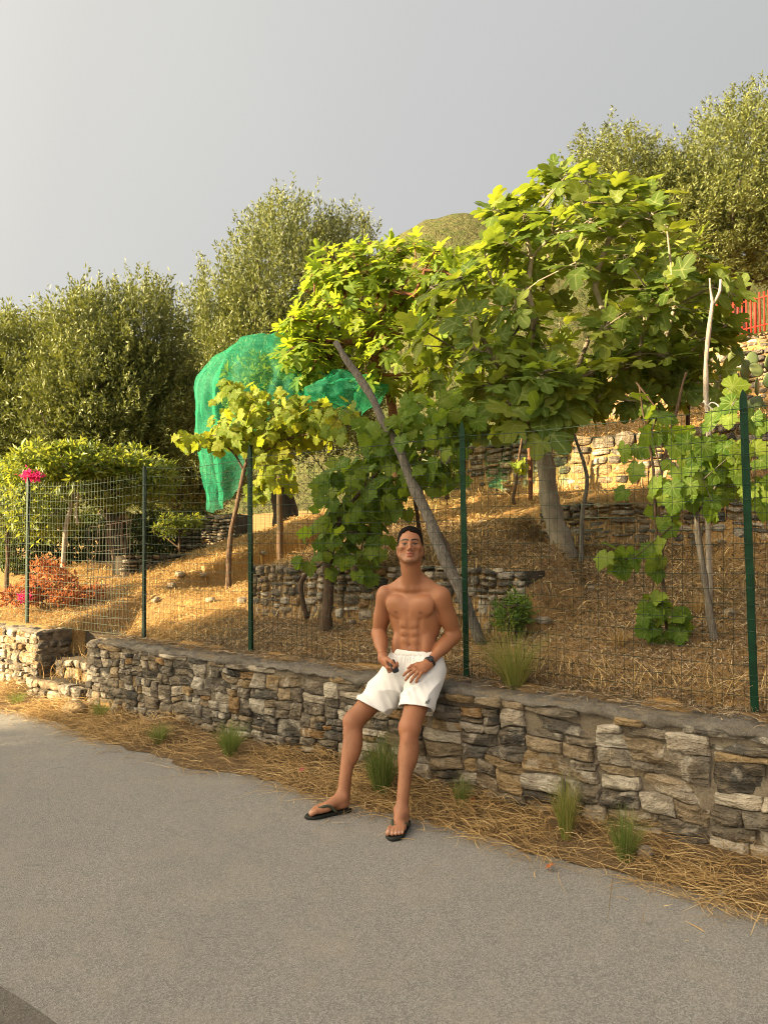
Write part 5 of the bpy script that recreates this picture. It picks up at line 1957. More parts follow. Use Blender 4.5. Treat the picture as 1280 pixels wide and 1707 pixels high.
def leg(hp, kn, an, heel, toe, side):
    lo, hi = limb_lo([hp, kn, an, heel, toe], .13)
    f = Field(np.maximum(lo, G0), np.minimum(hi, G1))
    d = unit(toe - heel)
    lat = np.array((d[1], -d[0], 0)) * 1.0              # towards the right of the foot direction
    inner = lat * (1 if side > 0 else -1)               # big-toe side
    ax = unit(kn - hp)
    f.cone(hp, kn, .078, .060, None, .03)
    f.ell((0, 0, 0), (.062, .056, .13), frame(hp + (kn - hp) * .45, ax, d), .03)
    sx = unit(an - kn)
    fw = unit(d - sx * (d @ sx))
    f.ell((0, 0, 0), (.053, .050, .058), frame(kn + fw * .002, sx, fw), .025)
    f.ell((0, 0, 0), (.027, .022, .034), frame(kn + fw * .032 + sx * .005, sx, fw), .02)           # kneecap
    f.ell((0, 0, 0), (.016, .014, .022), frame(kn + fw * .034 + sx * .062, sx, fw), .02)
    f.cone(kn, an, .046, .030, None, .03)
    f.cone(kn + fw * .018 + sx * .06, an + fw * .006, .026, .020, None, .02)                       # shin
    f.ell((0, 0, 0), (.046, .044, .11), frame(kn + sx * .135 - fw * .022 + lat * .006, sx, fw), .03)
    f.ell((0, 0, 0), (.038, .040, .09), frame(kn + sx * .125 - fw * .018 - lat * .018, sx, fw), .03)
    f.cone(an - fw * .018 - sx * .08, heel + np.array((0, 0, .05)) + d * .012, .014, .016, None, .02)   # tendon
    for q in (1, -1):
        f.ell((0, 0, 0), (.014, .014, .016), Fr(an + lat * q * .026 + np.array((0, 0, .006 if q * side > 0 else -.002)), np.eye(3)), .018)
    ln = np.linalg.norm(toe - heel)
    z0 = .019
    hc = heel + d * .034 + np.array((0, 0, z0 + .028))
    f.ell((0, 0, 0), (.030, .034, .028), frame(hc, (0, 0, 1), d), .02)
    f.cone(an + d * .006, heel + d * ln * .52 + inner * .006 + np.array((0, 0, z0 + .034)), .034, .026, None, .03)
    f.cone(heel + d * ln * .25 - inner * .010 + np.array((0, 0, z0 + .018)), heel + d * ln * .62 - inner * .020 + np.array((0, 0, z0 + .016)), .022, .018, None, .02)
    f.ell((0, 0, 0), (.042, .045, .020), frame(heel + d * ln * .66 + np.array((0, 0, z0 + .020)), (0, 0, 1), d), .025)
    toes = []
    for off, l0, l1, r in ((.030, .74, .965, .0125), (.009, .76, .955, .0090), (-.008, .745, .925, .0085), (-.0225, .72, .885, .0080), (-.036, .69, .835, .0078)):
        p0 = heel + d * ln * l0 + inner * off * .95 + np.array((0, 0, z0 + .020))
        pm = heel + d * ln * (l0 + l1) / 2 + inner * off * 1.03 + np.array((0, 0, z0 + .021))
        p1 = heel + d * ln * l1 + inner * off * 1.0 + np.array((0, 0, z0 + r * .95))
        f.cone(p0, pm, r * 1.05, r * .95, None, .012)
        f.cone(pm, p1, r * .95, r, None, .006)
        toes.append((p1, r))
    return f, toes, d, lat, inner


lR, toesR, dR, latR, inR = leg(HP_R, KN_R, AN_R, HEEL_R, TOE_R, -1)
lL, toesL, dL, latL, inL = leg(HP_L, KN_L, AN_L, HEEL_L, TOE_L, 1)
body.merge(lR, .02)
body.merge(lL, .02)
BV, BQ = body.mesh()

# skin colouring
SKIN = np.array((.305, .130, .064))
col = np.tile(SKIN, (len(BV), 1))


def blend(mask, c, amt=1.0):
    global col
    m = np.clip(mask * amt, 0, 1)[:, None]
    col = col * (1 - m) + np.asarray(c) * m


def gauss(q, c, s):
    return np.exp(-(((q - np.asarray(c)) / np.asarray(s)) ** 2).sum(-1))


col *= (1 + .10 * fbm(BV, 8, 3, 2))[:, None]
hair_ = np.clip(vnoise(BV * (1, 1, .35), 160, 77), 0, 1) * sst(.50, .40, BV[:, 2]) * sst(.05, .14, BV[:, 2])
col *= (1 - .22 * hair_)[:, None]
tl = T.l(BV)
hl_ = HD.l(BV)
near_head = np.linalg.norm(hl_, axis=1) < .17
for w_ in (WR_R, WR_L):
    blend(np.exp(-(np.linalg.norm(BV - w_ - np.array((0.02, -.05, -.05)), axis=1) / .10) ** 2), (.38, .155, .085), .55)
for s in (-1, 1):
    blend(gauss(tl, (s * .078, .096, .338), (.012, .03, .010)), (.19, .075, .042), 1.3)
    blend(gauss(tl, (s * .06, .09, .305), (.05, .04, .012)), (.33, .15, .07), .35)
blend(gauss(tl, (0, .10, .36), (.008, .04, .06)), (.27, .125, .062), .35)
blend(gauss(tl, (0, .10, .143), (.007, .03, .009)), (.14, .06, .035), 1.0)
blend(gauss(tl, (0, .10, .10), (.007, .03, .03)), (.22, .11, .06), .5)
for kn, fw in ((KN_R, dR), (KN_L, dL)):
    blend(np.exp(-(np.linalg.norm(BV - kn - fw * .05, axis=1) / .05) ** 2), (.35, .14, .075), .6)
for an, he, to in ((AN_R, HEEL_R, TOE_R), (AN_L, HEEL_L, TOE_L)):
    blend(sst(.16, .03, BV[:, 2]) * (np.linalg.norm(BV - he, axis=1) < .33), (.39, .185, .105), .7)
for tps in (toesR, toesL):
    for p1, r in tps:
        blend(np.exp(-(np.linalg.norm(BV - p1 - np.array((0, 0, r * .8)), axis=1) / (r * .75)) ** 2), (.62, .40, .30), .9)
nh = near_head.astype(float)
blend(nh * sst(-.02, .02, hl_[:, 1]), (.33, .148, .078), .7)
blend(nh * gauss(hl_, (0, .10, -.038), (.016, .03, .018)), (.40, .155, .088), .5)
for s in (-1, 1):
    blend(nh * gauss(hl_, (s * .045, .07, -.025), (.02, .04, .018)), (.36, .15, .085), .22)
    # beard shadow, sides of the hair cropped short
    blend(nh * gauss(hl_, (s * .05, .03, -.080), (.03, .05, .025)), (.18, .095, .056), .75)
    blend(nh * sst(.0, .03, hl_[:, 2]) * sst(.050, .064, np.abs(hl_[:, 0])) * sst(.058, .03, hl_[:, 1]), (.022, .015, .012), 1.0)
    # brows
    u = (hl_[:, 0] * s - .030) / .022
    arch = .0185 + .0045 * (1 - (u - .25) ** 2) * (u > -1.3) - .0005 * u
    blend(nh * np.exp(-np.abs(u) ** 6) * np.exp(-(np.abs(hl_[:, 2] - arch) / (.0052 - .0012 * np.clip(u, 0, 1))) ** 3) * (hl_[:, 1] > .05), (.010, .006, .005), 2.0)
    # lids, lashes, eye
    blend(nh * gauss(hl_, (s * .031, .08, .006), (.017, .03, .006)), (.22, .10, .058), .5)
    blend(nh * gauss(hl_, (s * .029, .08, -.014), (.015, .03, .005)), (.25, .115, .068), .4)
    blend(nh * np.exp(-((hl_[:, 0] * s - .030) / .0125) ** 4) * np.exp(-((hl_[:, 2] + .0050) / .0036) ** 4) * (hl_[:, 1] > .055), (.15, .11, .095), 1.0)
    blend(nh * gauss(hl_[:, [0, 2]], (s * .030, -.0045), (.0052, .0044)) * (hl_[:, 1] > .055), (.012, .008, .006), 1.8)
    blend(nh * np.exp(-((hl_[:, 0] * s - .0305) / .0150) ** 4) * np.exp(-((hl_[:, 2] - .0002) / .0026) ** 2) * (hl_[:, 1] > .055), (.010, .006, .005), 1.4)
    blend(nh * gauss(hl_, (s * .0085, .098, -.0465), (.0048, .01, .0028)), (.05, .02, .015), 1.2)
blend(nh * gauss(hl_, (0, .07, -.108), (.035, .04, .018)), (.15, .08, .05), .8)
blend(nh * gauss(hl_, (0, .10, -.050), (.022, .02, .005)), (.22, .12, .075), .5)
blend(nh * np.exp(-(hl_[:, 0] / .021) ** 4) * np.exp(-((hl_[:, 2] + .0610) / .0050) ** 2) * (hl_[:, 1] > .075), (.36, .105, .085), 1.0)
blend(nh * np.exp(-(hl_[:, 0] / .019) ** 4) * np.exp(-((hl_[:, 2] + .0735) / .0062) ** 2) * (hl_[:, 1] > .075), (.42, .135, .105), 1.0)
blend(nh * np.exp(-(hl_[:, 0] / .021) ** 4) * np.exp(-((hl_[:, 2] + .0672) / .0024) ** 2) * (hl_[:, 1] > .075), (.05, .012, .010), 1.2)

k = Mat('skin', 0.45, 0.32)
at = k.n('Attribute', attribute_name='col')
cn = k.n('TexCoord').outputs['Object']
k.base(k.mix(k.ramp(k.noise(cn, 120, 3, 0.6), [(.35, 0.0), (.7, .2)]), at.outputs['Color'], k.mix(1.0, at.outputs['Color'], (.8, .72, .68), 'MULTIPLY')))
k.b.inputs['Subsurface Weight'].default_value = 0.06
k.b.inputs['Subsurface Radius'].default_value = (1.0, .35, .15)
k.b.inputs['Subsurface Scale'].default_value = 0.008
k.put(k.b.inputs['Roughness'], k.ramp(k.noise(cn, 25, 4, .6), [(.3, .36), (.7, .56)]))
k.bump(k.math('ADD', k.noise(cn, 300, 3, 0.6), k.math('MULTIPLY', k.noise(cn, 40, 4, .6), 1.5)), 0.22, 0.004)
MATS['skin'] = k.m
pbase = np.array((0.07, 4.30, 0.0))
man = thing('person', pbase, 'shirtless dark haired man in white shorts leaning on the stone wall', 'person')
ob = part('body', BV, BQ, MATS['skin'], man)
point_attr(ob.data, 'col', col)

# hair
hf_ = Field(HD.o - .16, HD.o + .18)


def hairfn(p):
    q = (p - HD.o) @ HD.R
    r = np.array((.0770, .1005, .0880))
    c = np.array((0, -.014, .032))
    e = q - c
    k0 = np.sqrt(((e / r) ** 2).sum(-1))
    k1 = np.sqrt(((e / (r * r)) ** 2).sum(-1)) + 1e-6
    d = k0 * (k0 - 1) / k1
    d = d - .007 * sst(.05, .11, q[..., 2]) + .0022 * np.sin(q[..., 0] * 310 + 9 * np.sin(q[..., 1] * 60)) * sst(.04, .08, q[..., 2])
    fringe = .076 + .010 * np.sin(q[..., 0] * 48 + .8) + .006 * np.sin(q[..., 0] * 130) + 1.0 * np.maximum(0, np.abs(q[..., 0]) - .045)
    line = np.where(q[..., 1] > .0, np.interp(q[..., 1], [0, .03, .055, .075, .1], [.024, .038, .060, .073, .076]), np.interp(q[..., 1], [-.11, -.03, 0], [-.045, .010, .024]))
    line = np.where(q[..., 1] > .05, np.maximum(line, fringe - .006), line)
    return np.maximum(d, (line - q[..., 2]) * .8)


hf_.put(HD.o - .15, HD.o + .17, hairfn, .003)
HV, HQ = hf_.mesh()
k = Mat('dark_hair', 0.75, 0.08)
cn = k.n('Mapping', {'Vector': k.n('TexCoord').outputs['Object'], 'Scale': (90, 25, 40)})
hn = k.noise(cn, 6, 4, .7)
k.base(k.ramp(hn, [(.3, (.004, .003, .0025)), (.7, (.014, .010, .008))]))
k.bump(hn, .8, .004)
part('hair', HV, HQ, k.m, man)

# shorts
sf = Field(np.array((-.22, 4.22, .38)), np.array((.46, 4.92, .98)))


def d_ell(p, c, r, fr):
    q = (p - fr.w(c)) @ fr.R
    k0 = np.sqrt(((q / r) ** 2).sum(-1))
    k1 = np.sqrt(((q / (np.asarray(r) ** 2)) ** 2).sum(-1)) + 1e-6
    return k0 * (k0 - 1) / k1


def d_cone(p, a, b, ra, rb):
    v = b - a
    t = np.clip(((p - a) @ v) / (v @ v), 0, 1.3)
    return np.sqrt(((p - a - t[..., None] * v) ** 2).sum(-1)) - (ra + (rb - ra) * t), t


def smin(a, b, k):
    h = np.maximum(k - np.abs(a - b), 0) / k
    return np.minimum(a, b) - h * h * k * .25


HEM_R, HEM_L = np.array((-.064, 4.600, .532)), np.array((.186, 4.440, .560))
NRM_R = unit(unit(KN_R - HP_R) * .85 + np.array((-.12, 0, -.75)))
NRM_L = unit(unit(KN_L - HP_L) * .7 + np.array((0, 0, -.75)))


def shorts(p):
    tq = (p - T.o) @ T.R
    ang = np.arctan2(tq[..., 0], tq[..., 1])
    pel = d_ell(p, (0, 0, .0), np.array((.166, .122, .15)), T)
    wst = d_ell(p, (0, -.003, .10), np.array((.143, .104, .16)), T)
    pel = smin(pel, wst, .05)
    band = sst(.082, .09, tq[..., 2])
    gather = np.sin(ang * 34 + 2.0 * np.sin(ang * 7)) * sst(.01, .08, tq[..., 2]) * (1 - band)
    pel = pel - .0042 * gather - .0015 * band * np.sin(ang * 70) + .004 * np.exp(-((tq[..., 2] - .084) / .006) ** 2)
    lr, tr = d_cone(p, HP_R + np.array((0, -.005, -.015)), HEM_R, .112, .110)
    ll, tlg = d_cone(p, HP_L + np.array((0, -.012, -.010)), HEM_L, .112, .104)
    f1 = 1 - 2 * np.abs(np.sin(.5 * (p[..., 0] * 30 + p[..., 2] * 58 + 1.8 * np.sin(p[..., 0] * 20 + p[..., 1] * 9))))
    f2 = 1 - 2 * np.abs(np.sin(.5 * (p[..., 0] * -48 + p[..., 2] * 50 + 1.5 * np.sin(p[..., 2] * 26))))
    f3 = np.sin(p[..., 0] * 70 + p[..., 1] * 45 + 12 * p[..., 2])
    crot = np.exp(-(np.linalg.norm(p - np.array((.125, 4.50, .64)), axis=-1) / .11) ** 2)
    lr = lr - .0075 * f1 * sst(.15, .6, tr) - .0035 * f3 * sst(.55, 1.0, tr)
    ll = ll - .0062 * f2 * sst(.15, .6, tlg) - .003 * f3 * sst(.5, 1.0, tlg)
    leg_in = smin(lr, ll, .005)
    inn = smin(pel, leg_in, .045)
    lrc = np.maximum(lr, ((p - HEM_R) @ NRM_R))
    llc = np.maximum(ll, ((p - HEM_L) @ NRM_L))
    out = smin(pel, smin(lrc, llc, .005), .04)
    w = .005 * crot * np.sin((p[..., 0] - .125) * 150 + (p[..., 2] - .64) * 60)
    out, inn = out - w, inn - w
    d = np.maximum(out, -(inn + .010))
    return np.maximum(d, tq[..., 2] - .113 - .004 * np.sin(ang * 2))


sf.put(np.array((-.22, 4.22, .38)), np.array((.46, 4.92, .98)), shorts, .002)
SV, SQ = sf.mesh()
k = Mat('white_cotton', 0.85, 0.2)
cn = k.n('TexCoord').outputs['Object']
k.base(k.ramp(k.noise(cn, 14, 3, .5), [(.3, (.72, .71, .70)), (.7, (.80, .79, .78))]))
k.b.inputs['Sheen Weight'].default_value = .2
k.bump(k.math('ADD', k.noise(cn, 30, 4, .6), k.math('MULTIPLY', k.noise(cn, 500, 2, .5), .3)), .25, .006)
sh = part('shorts', SV, SQ, k.m, man)
tag(sh, 'white knee length sports shorts with gathered waistband')


def on_surface(V, px, py, off=.004):
    """Nearest surface vertex of V along the line of sight to a pixel (used once, to pin small trims)."""
    c = np.array((0, 0, CAM_Z))
    d = unit(P(px, py, 4.4) - c)
    r = V - c
    t = r @ d
    dist = np.linalg.norm(r - t[:, None] * d, axis=1)
    ok = dist < .006
    i = np.where(ok)[0][np.argmin(t[ok])]
    return V[i] - d * off


mb = MB()
try:
    for j, (x0, y0, x1, y1) in enumerate(((709, 1171, 711, 1167), (711.5, 1171.5, 714, 1165.5), (714.2, 1172, 717.4, 1164.5))):
        a, b = on_surface(SV, x0, y0), on_surface(SV, x1, y1)
        sd_ = unit(P(x0 + 3, y0 + 1.2, 4.4) - P(x0, y0, 4.4)) * .0042
        nrm_ = unit(np.cross(b - a, sd_)) * .0015
        V = np.array([a, a + sd_, b + sd_, b])
        V = np.concatenate([V - nrm_, V + nrm_])
        mb.add(V, BOXQ)
    V_, Q_ = mb.data()
    part('logo', V_, Q_, m_plain('grey_print', (.12, .12, .13), .7), sh)
except Exception as e_:
    print('logo skipped', e_)

# watch on his left wrist
wx = unit(WR_L - EL_L)
wf = frame(WR_L - wx * .022, wx, hfL.R[:, 1])
ang = np.linspace(0, 2 * np.pi, 28, endpoint=False)
V = []
for z, ro in ((-.009, .0), (-.009, .0035), (.009, .0035), (.009, .0)):
    V.append(np.stack([wf.w((math.cos(t) * (.0325 + ro), math.sin(t) * (.0275 + ro), z)) for t in ang]))
V = np.concatenate(V)
Q = np.array([(i * 28 + j, i * 28 + (j + 1) % 28, ((i + 1) % 4) * 28 + (j + 1) % 28, ((i + 1) % 4) * 28 + j) for i in range(4) for j in range(28)])
wa = part('wristwatch', V, Q, MATS['black_plastic'], man)
tag(wa, 'black wristwatch on his left wrist')
fx = [wf.w((x, .031 + z, y)) for z in (0, .008) for x, y in ((-.014, -.017), (.014, -.017), (.014, .017), (-.014, .017))]
part('watch_face', np.array(fx), BOXQ, m_plain('watch_glass', (.02, .02, .024), .15, .6), wa, False)


# flip-flops
def sandal(heel, toe, d, lat, inner, label):
    ln = float(np.linalg.norm(toe - heel))
    # outline: along (0..1), half widths on the big-toe side and the outer side
    t = np.linspace(0, 1, 26)
    wi = np.interp(t, [0, .03, .1, .3, .5, .72, .88, .97, 1], [.008, .022, .033, .034, .036, .047, .045, .026, .008])
    wo = np.interp(t, [0, .03, .1, .3, .5, .72, .88, .97, 1], [.008, .022, .034, .037, .041, .046, .038, .018, .006])
    s0, s1 = -.016, ln + .016
    pts = [heel + d * (s0 + (s1 - s0) * q) + inner * w for q, w in zip(t, wi)] + [heel + d * (s0 + (s1 - s0) * q) - inner * w for q, w in zip(t[::-1], wo[::-1])]
    pts = np.array(pts)
    n = len(pts)
    cen = pts.mean(0)
    layers = []
    for z, ins in ((.001, .97), (.004, 1.0), (.015, 1.0), (.0175, .985), (.0178, .93)):
        q = cen + (pts - cen) * ins
        q[:, 2] = z + .010 * sst(.35, 1.0, -((pts - heel) @ d) / ln + .35) * (z > .003) * 0
        layers.append(q)
    V = np.concatenate(layers)
    Q = np.array([(l * n + j, l * n + (j + 1) % n, (l + 1) * n + (j + 1) % n, (l + 1) * n + j) for l in range(4) for j in range(n)])
    caps = [np.array([[4 * n + j for j in range(n)]]), np.array([[j for j in range(n)][::-1]])]
    s = part('flip_flop', V, [Q] + caps, MATS['sandal'], man)
    tag(s, label)
    post = heel + d * ln * .775 + inner * .020
    for sg, off in ((1, .036), (-1, .041)):
        end = heel + d * ln * .36 + inner * sg * off
        mid = heel + d * ln * .56 + inner * sg * off * .92
        p = smooth_path([post + (0, 0, .016), post + (0, 0, .047), mid + (0, 0, .060 if sg > 0 else .048), end + (0, 0, .020)], 14)
        V, Q, Tt = tube(p, np.interp(np.linspace(0, 1, 14), [0, .2, .5, 1], [.003, .006, .0085, .007]), 8)
        part('strap', V, [Q, Tt], MATS['strap'], s)
    return s


MATS['sandal'] = m_plain('black_rubber', (.018, .020, .017), .65, .3)
MATS['strap'] = m_plain('olive_rubber', (.060, .066, .040), .6, .3)
sandal(HEEL_R, TOE_R, dR, latR, inR, 'dark flip flop with olive strap on the foot set out to the side')
sandal(HEEL_L, TOE_L, dL, latL, inL, 'dark flip flop with olive strap on the foot pointing to the road')

# the small black thing in his right hand
kc = hfR.w((.030, -.032, .098))
kf = frame(kc, P(658, 1119, 4.42) - P(650, 1101, 4.45), np.array((.25, -.9, .35)))
V = []
for z, sx, sy in ((-.040, .7, .6), (-.036, 1, 1), (.012, 1.05, 1), (.020, 1.0, .85), (.036, .95, .85), (.040, .6, .5)):
    for t in np.linspace(0, 2 * np.pi, 16, endpoint=False):
        c_, s_ = math.cos(t), math.sin(t)
        V.append(kf.w((.0195 * sx * np.sign(c_) * abs(c_) ** .5, .0075 * sy * np.sign(s_) * abs(s_) ** .5, z)))
V = np.array(V)
Q = np.array([(l * 16 + j, l * 16 + (j + 1) % 16, (l + 1) * 16 + (j + 1) % 16, (l + 1) * 16 + j) for l in range(5) for j in range(16)])
key = thing('key_fob', kc, 'small black key fob held in the man\'s right hand', 'key fob')
part('casing', V, [Q, np.array([[j for j in range(16)][::-1]]), np.array([[80 + j for j in range(16)]])], MATS['black_plastic'], key)
for z in (-.018, -.002):
    bx = [kf.w((x, .0072 + y, z + q)) for y in (0, .002) for x, q in ((-.008, -.005), (.008, -.005), (.008, .005), (-.008, .005))]
    part('button', np.array(bx), BOXQ, m_plain('grey_rubber', (.03, .03, .032), .7), key, False)

# ------------------------------------------------------------------ straw, litter, tufts, small stones
def strips(base, head, length, width, bend, lift, rg, seg=4, tone=None):
    """Curved ribbons lying on the ground: base (n,3), head angle, lift = rise of the middle and end."""
    n = len(base)
    t = np.linspace(0, 1, seg + 1)
    pts = []
    ang = head.copy()
    p = base.copy()
    for i in range(seg + 1):
        z = lift[:, 0] * np.sin(t[i] * np.pi) + lift[:, 1] * t[i] ** 1.5
        pts.append(np.stack([p[:, 0], p[:, 1], base[:, 2] + z], -1))
        ang = ang + bend / seg
        p = p + np.stack([np.cos(ang), np.sin(ang), 0 * ang], -1) * (length / seg)[:, None]
    pts = np.stack(pts, 1)
    side = np.stack([-np.sin(head), np.cos(head), rg.normal(0, .5, n)], -1)
    side = unit3(side)[:, None, :] * (width[:, None] * (1 - .6 * t[None, :] ** 2))[..., None] * .5
    V = np.stack([pts - side, pts + side], 2).reshape(-1, 3)
    m = (seg + 1) * 2
    i0 = np.arange(n)[:, None, None] * m + (np.arange(seg) * 2)[None, :, None]
    Q = (i0 + np.array([0, 1, 3, 2])[None, None, :]).reshape(-1, 4)
    if tone is None:
        tone = np.clip(rg.normal(.5, .25, n), 0, 1)
    return V, Q, np.repeat(tone, m)


rg = np.random.default_rng(300)
# straw on the verge
n = 26000
a = rg.uniform(-1.8, 9.0, n)
e = edge_b(a)
w_ = rg.beta(1.3, 1.5, n)
b = e - .10 + (.08 - e + .08) * w_
keep = rg.random(n) < np.clip(.62 + .75 * fbm(np.stack([a, b], -1), 3, 3, 41), .08, 1)
a, b = a[keep], b[keep]
n = len(a)
z = verge_z(a, np.minimum(b, 0)) + rg.uniform(.004, .045, n) * sst(-.12, .06, b - edge_b(a)) + .004
xy = WO[None] + a[:, None] * WU + b[:, None] * WV
th0 = math.atan2(WU[1], WU[0])
head = th0 + rg.normal(0, .75, n) + np.where(rg.random(n) < .5, np.pi, 0)
ln = rg.gamma(3, .042, n) + .025
V, Q, to = strips(np.column_stack([xy, z]), head, np.minimum(ln, .45), rg.uniform(.0014, .0036, n), rg.normal(0, .7, n),
                  np.column_stack([rg.uniform(0, .03, n), rg.normal(0, .012, n)]), rg, 4)
V[:, 2] = np.maximum(V[:, 2], .004)
o = obj('straw', mesh_np('straw', V, Q), MATS['straw'])
point_attr(o.data, 'tone', to)
tag(o, 'loose dry straw strewn along the foot of the stone wall', 'straw', kind='stuff')
# scattered on the asphalt
n = 240
a = rg.uniform(-1, 7, n)
b = edge_b(a) - rg.gamma(1.2, .12, n)
xy = WO[None] + a[:, None] * WU + b[:, None] * WV
V, Q, to = strips(np.column_stack([xy, np.full(n, .006)]), rg.uniform(0, 6.28, n), rg.uniform(.02, .12, n), rg.uniform(.002, .005, n), rg.normal(0, .6, n), np.zeros((n, 2)) + .002, rg, 3)
o = obj('straw', mesh_np('straw', V, Q), MATS['straw'])
point_attr(o.data, 'tone', to)
tag(o, 'stray dry stalks lying on the asphalt', 'straw', kind='stuff')


# litter and dry grass on the hillside
def hill_litter(n, arng, brng, ln, wd, lift, seed, mat, name, label, power=1.0):
    rg = np.random.default_rng(seed)
    a = rg.uniform(*arng, n)
    b = brng[0] + (brng[1] - brng[0]) * rg.random(n) ** power
    x = WO[0] + a * WU[0] + b * WV[0]
    y = WO[1] + a * WU[1] + b * WV[1]
    dens = fbm(np.stack([x, y], -1), 1.1, 3, seed)
    k_ = rg.random(n) < np.clip(.75 + .5 * dens, .15, 1)
    x, y, b = x[k_], y[k_], b[k_]
    m = len(x)
    z = Hn(x, y) + .004
    V, Q, to = strips(np.column_stack([x, y, z]), rg.uniform(0, 6.28, m), rg.uniform(*ln, m), rg.uniform(*wd, m) * (1 + .12 * b), rg.normal(0, .8, m),
                      np.column_stack([rg.uniform(0, lift, m), rg.normal(lift * .3, lift * .8, m)]), rg, 3)
    gz = Hn(V[:, 0], V[:, 1])
    V[:, 2] = np.maximum(V[:, 2], gz + .002)
    V[:, 2] = np.where(V[:, 2] > gz + .18, gz + .03, V[:, 2])
    o = obj(name, mesh_np(name, V, Q), MATS[mat])
    point_attr(o.data, 'tone', to)
    tag(o, label, None, kind='stuff')


hill_litter(115000, (-1.2, 4.8), (.30, 3.2), (.012, .06), (.003, .007), .015, 310, 'litter', 'litter', 'dry chaff, bark and leaf litter covering the lower terrace', 1.15)
# debris on the cement cap
rg = np.random.default_rng(305)
n = 5000
a = rg.uniform(-1.6, 5.5, n)
b = .30 - rg.gamma(1.3, .07, n)
k_ = b > .0
a, b = a[k_], b[k_]
n = len(a)
xy = WO[None] + a[:, None] * WU + b[:, None] * WV
V, Q, to = strips(np.column_stack([xy, np.full(n, WALL_H + .018)]), rg.uniform(0, 6.28, n), rg.uniform(.02, .12, n), rg.uniform(.002, .006, n), rg.normal(0, .8, n), np.column_stack([rg.uniform(0, .01, n), rg.normal(0, .004, n)]), rg, 3)
o = obj('litter', mesh_np('litter', V, Q), MATS['litter'])
point_attr(o.data, 'tone', to)
tag(o, 'bits of straw and chaff lying on top of the roadside wall', kind='stuff')
# dry stalks standing in the stepped gap
n = 420
a = rg.uniform(5.58, 6.56, n)
b = rg.uniform(.1, .9, n)
xy = WO[None] + a[:, None] * WU + b[:, None] * WV
V, Q, to = strips(np.column_stack([xy, Hn(xy[:, 0], xy[:, 1]) + .05]), rg.uniform(0, 6.28, n), rg.uniform(.05, .25, n), rg.uniform(.003, .006, n), rg.normal(0, .8, n), np.column_stack([rg.uniform(0, .08, n), rg.uniform(0, .28, n)]), rg, 4)
o = obj('dry_grass', mesh_np('dry_grass', V, Q), MATS['straw'])
point_attr(o.data, 'tone', to)
tag(o, 'dry stalks choking the stepped gap in the wall', kind='stuff')
hill_litter(42000, (.5, 9.5), (1.2, 7.5), (.04, .14), (.004, .008), .04, 311, 'straw', 'dry_grass', 'dry golden grass lying on the sunny slope')
hill_litter(45000, (4.4, 9.8), (.30, 3.6), (.02, .09), (.003, .006), .025, 313, 'straw', 'dry_grass', 'fine dry golden grass on the foot of the slope behind the fence')
hill_litter(14000, (-3, 7), (5, 12), (.06, .2), (.005, .01), .06, 312, 'straw', 'dry_grass', 'dry golden grass on the upper terraces')


# upright dry stalks at the top of the wall
rg = np.random.default_rng(330)
n = 900
a = np.concatenate([rg.uniform(-1.0, 1.7, 520), rg.uniform(1.7, 7.5, 380)])
b = rg.uniform(.36, .62, n)
x = WO[0] + a * WU[0] + b * WV[0]
y = WO[1] + a * WU[1] + b * WV[1]
V, Q, to = strips(np.column_stack([x, y, Hn(x, y)]), rg.uniform(0, 6.28, n), rg.uniform(.05, .30, n), rg.uniform(.0025, .005, n), rg.normal(0, .9, n),
                  np.column_stack([rg.uniform(0, .05, n), rg.uniform(0, .16, n)]), rg, 5)
o = obj('dry_grass', mesh_np('dry_grass', V, Q), MATS['straw'])
point_attr(o.data, 'tone', np.clip(to + .2, 0, 1))
tag(o, 'tangled dry stalks along the back edge of the wall', None, kind='stuff')


def tuft(label, base, n, h, spread, mat, seed, width=(.002, .004), lean=(0, 0), curve=.5):
    rg = np.random.default_rng(seed)
    th = rg.uniform(0, 6.28, n)
    out = rg.random(n) ** .7
    L = h * rg.uniform(.55, 1.05, n)
    seg = 5
    t = np.linspace(0, 1, seg + 1)
    r0 = rg.uniform(0, 1, n) ** .5 * spread * .28
    dx, dy = np.cos(th), np.sin(th)
    reach = spread * out
    pts = []
    for q in t:
        rr = r0 + reach * (q * .6 + curve * q ** 2.2)
        zz = L * (q - .22 * out * q ** 3)
        pts.append(np.stack([base[0] + dx * rr + lean[0] * q * L, base[1] + dy * rr + lean[1] * q * L, base[2] - .01 + zz], -1))
    pts = np.stack(pts, 1)
    ph = th + rg.uniform(.8, 2.3, n)
    side = np.stack([np.cos(ph), np.sin(ph), 0 * ph], -1)[:, None, :] * (rg.uniform(*width, n)[:, None] * (1 - .85 * t[None] ** 1.5))[..., None] * .5
    V = np.stack([pts - side, pts + side], 2).reshape(-1, 3)
    m = (seg + 1) * 2
    i0 = np.arange(n)[:, None, None] * m + (np.arange(seg) * 2)[None, :, None]
    Q = (i0 + np.array([0, 1, 3, 2])[None, None, :]).reshape(-1, 4)
    o = obj('grass_tuft', mesh_np('grass_tuft', V - base, Q), MATS[mat], None, Matrix.Translation(Vector(base)))
    point_attr(o.data, 'tone', np.repeat(np.clip(rg.normal(.45, .25, n), 0, 1), m))
    return tag(o, label, 'grass tuft', 'grass tufts', 'thing')


def verge_pt(px, py):
    Y = 1.5 * F_PX / (py - 907.0)
    for _ in range(6):
        p = P(px, py, Y)
        a_, b_ = ab(p[0], p[1])
        z = float(verge_z(np.array([a_]), np.array([b_]))[0])
        Y = (1.5 - z) * F_PX / (py - 907.0)
    p[2] = z
    return p


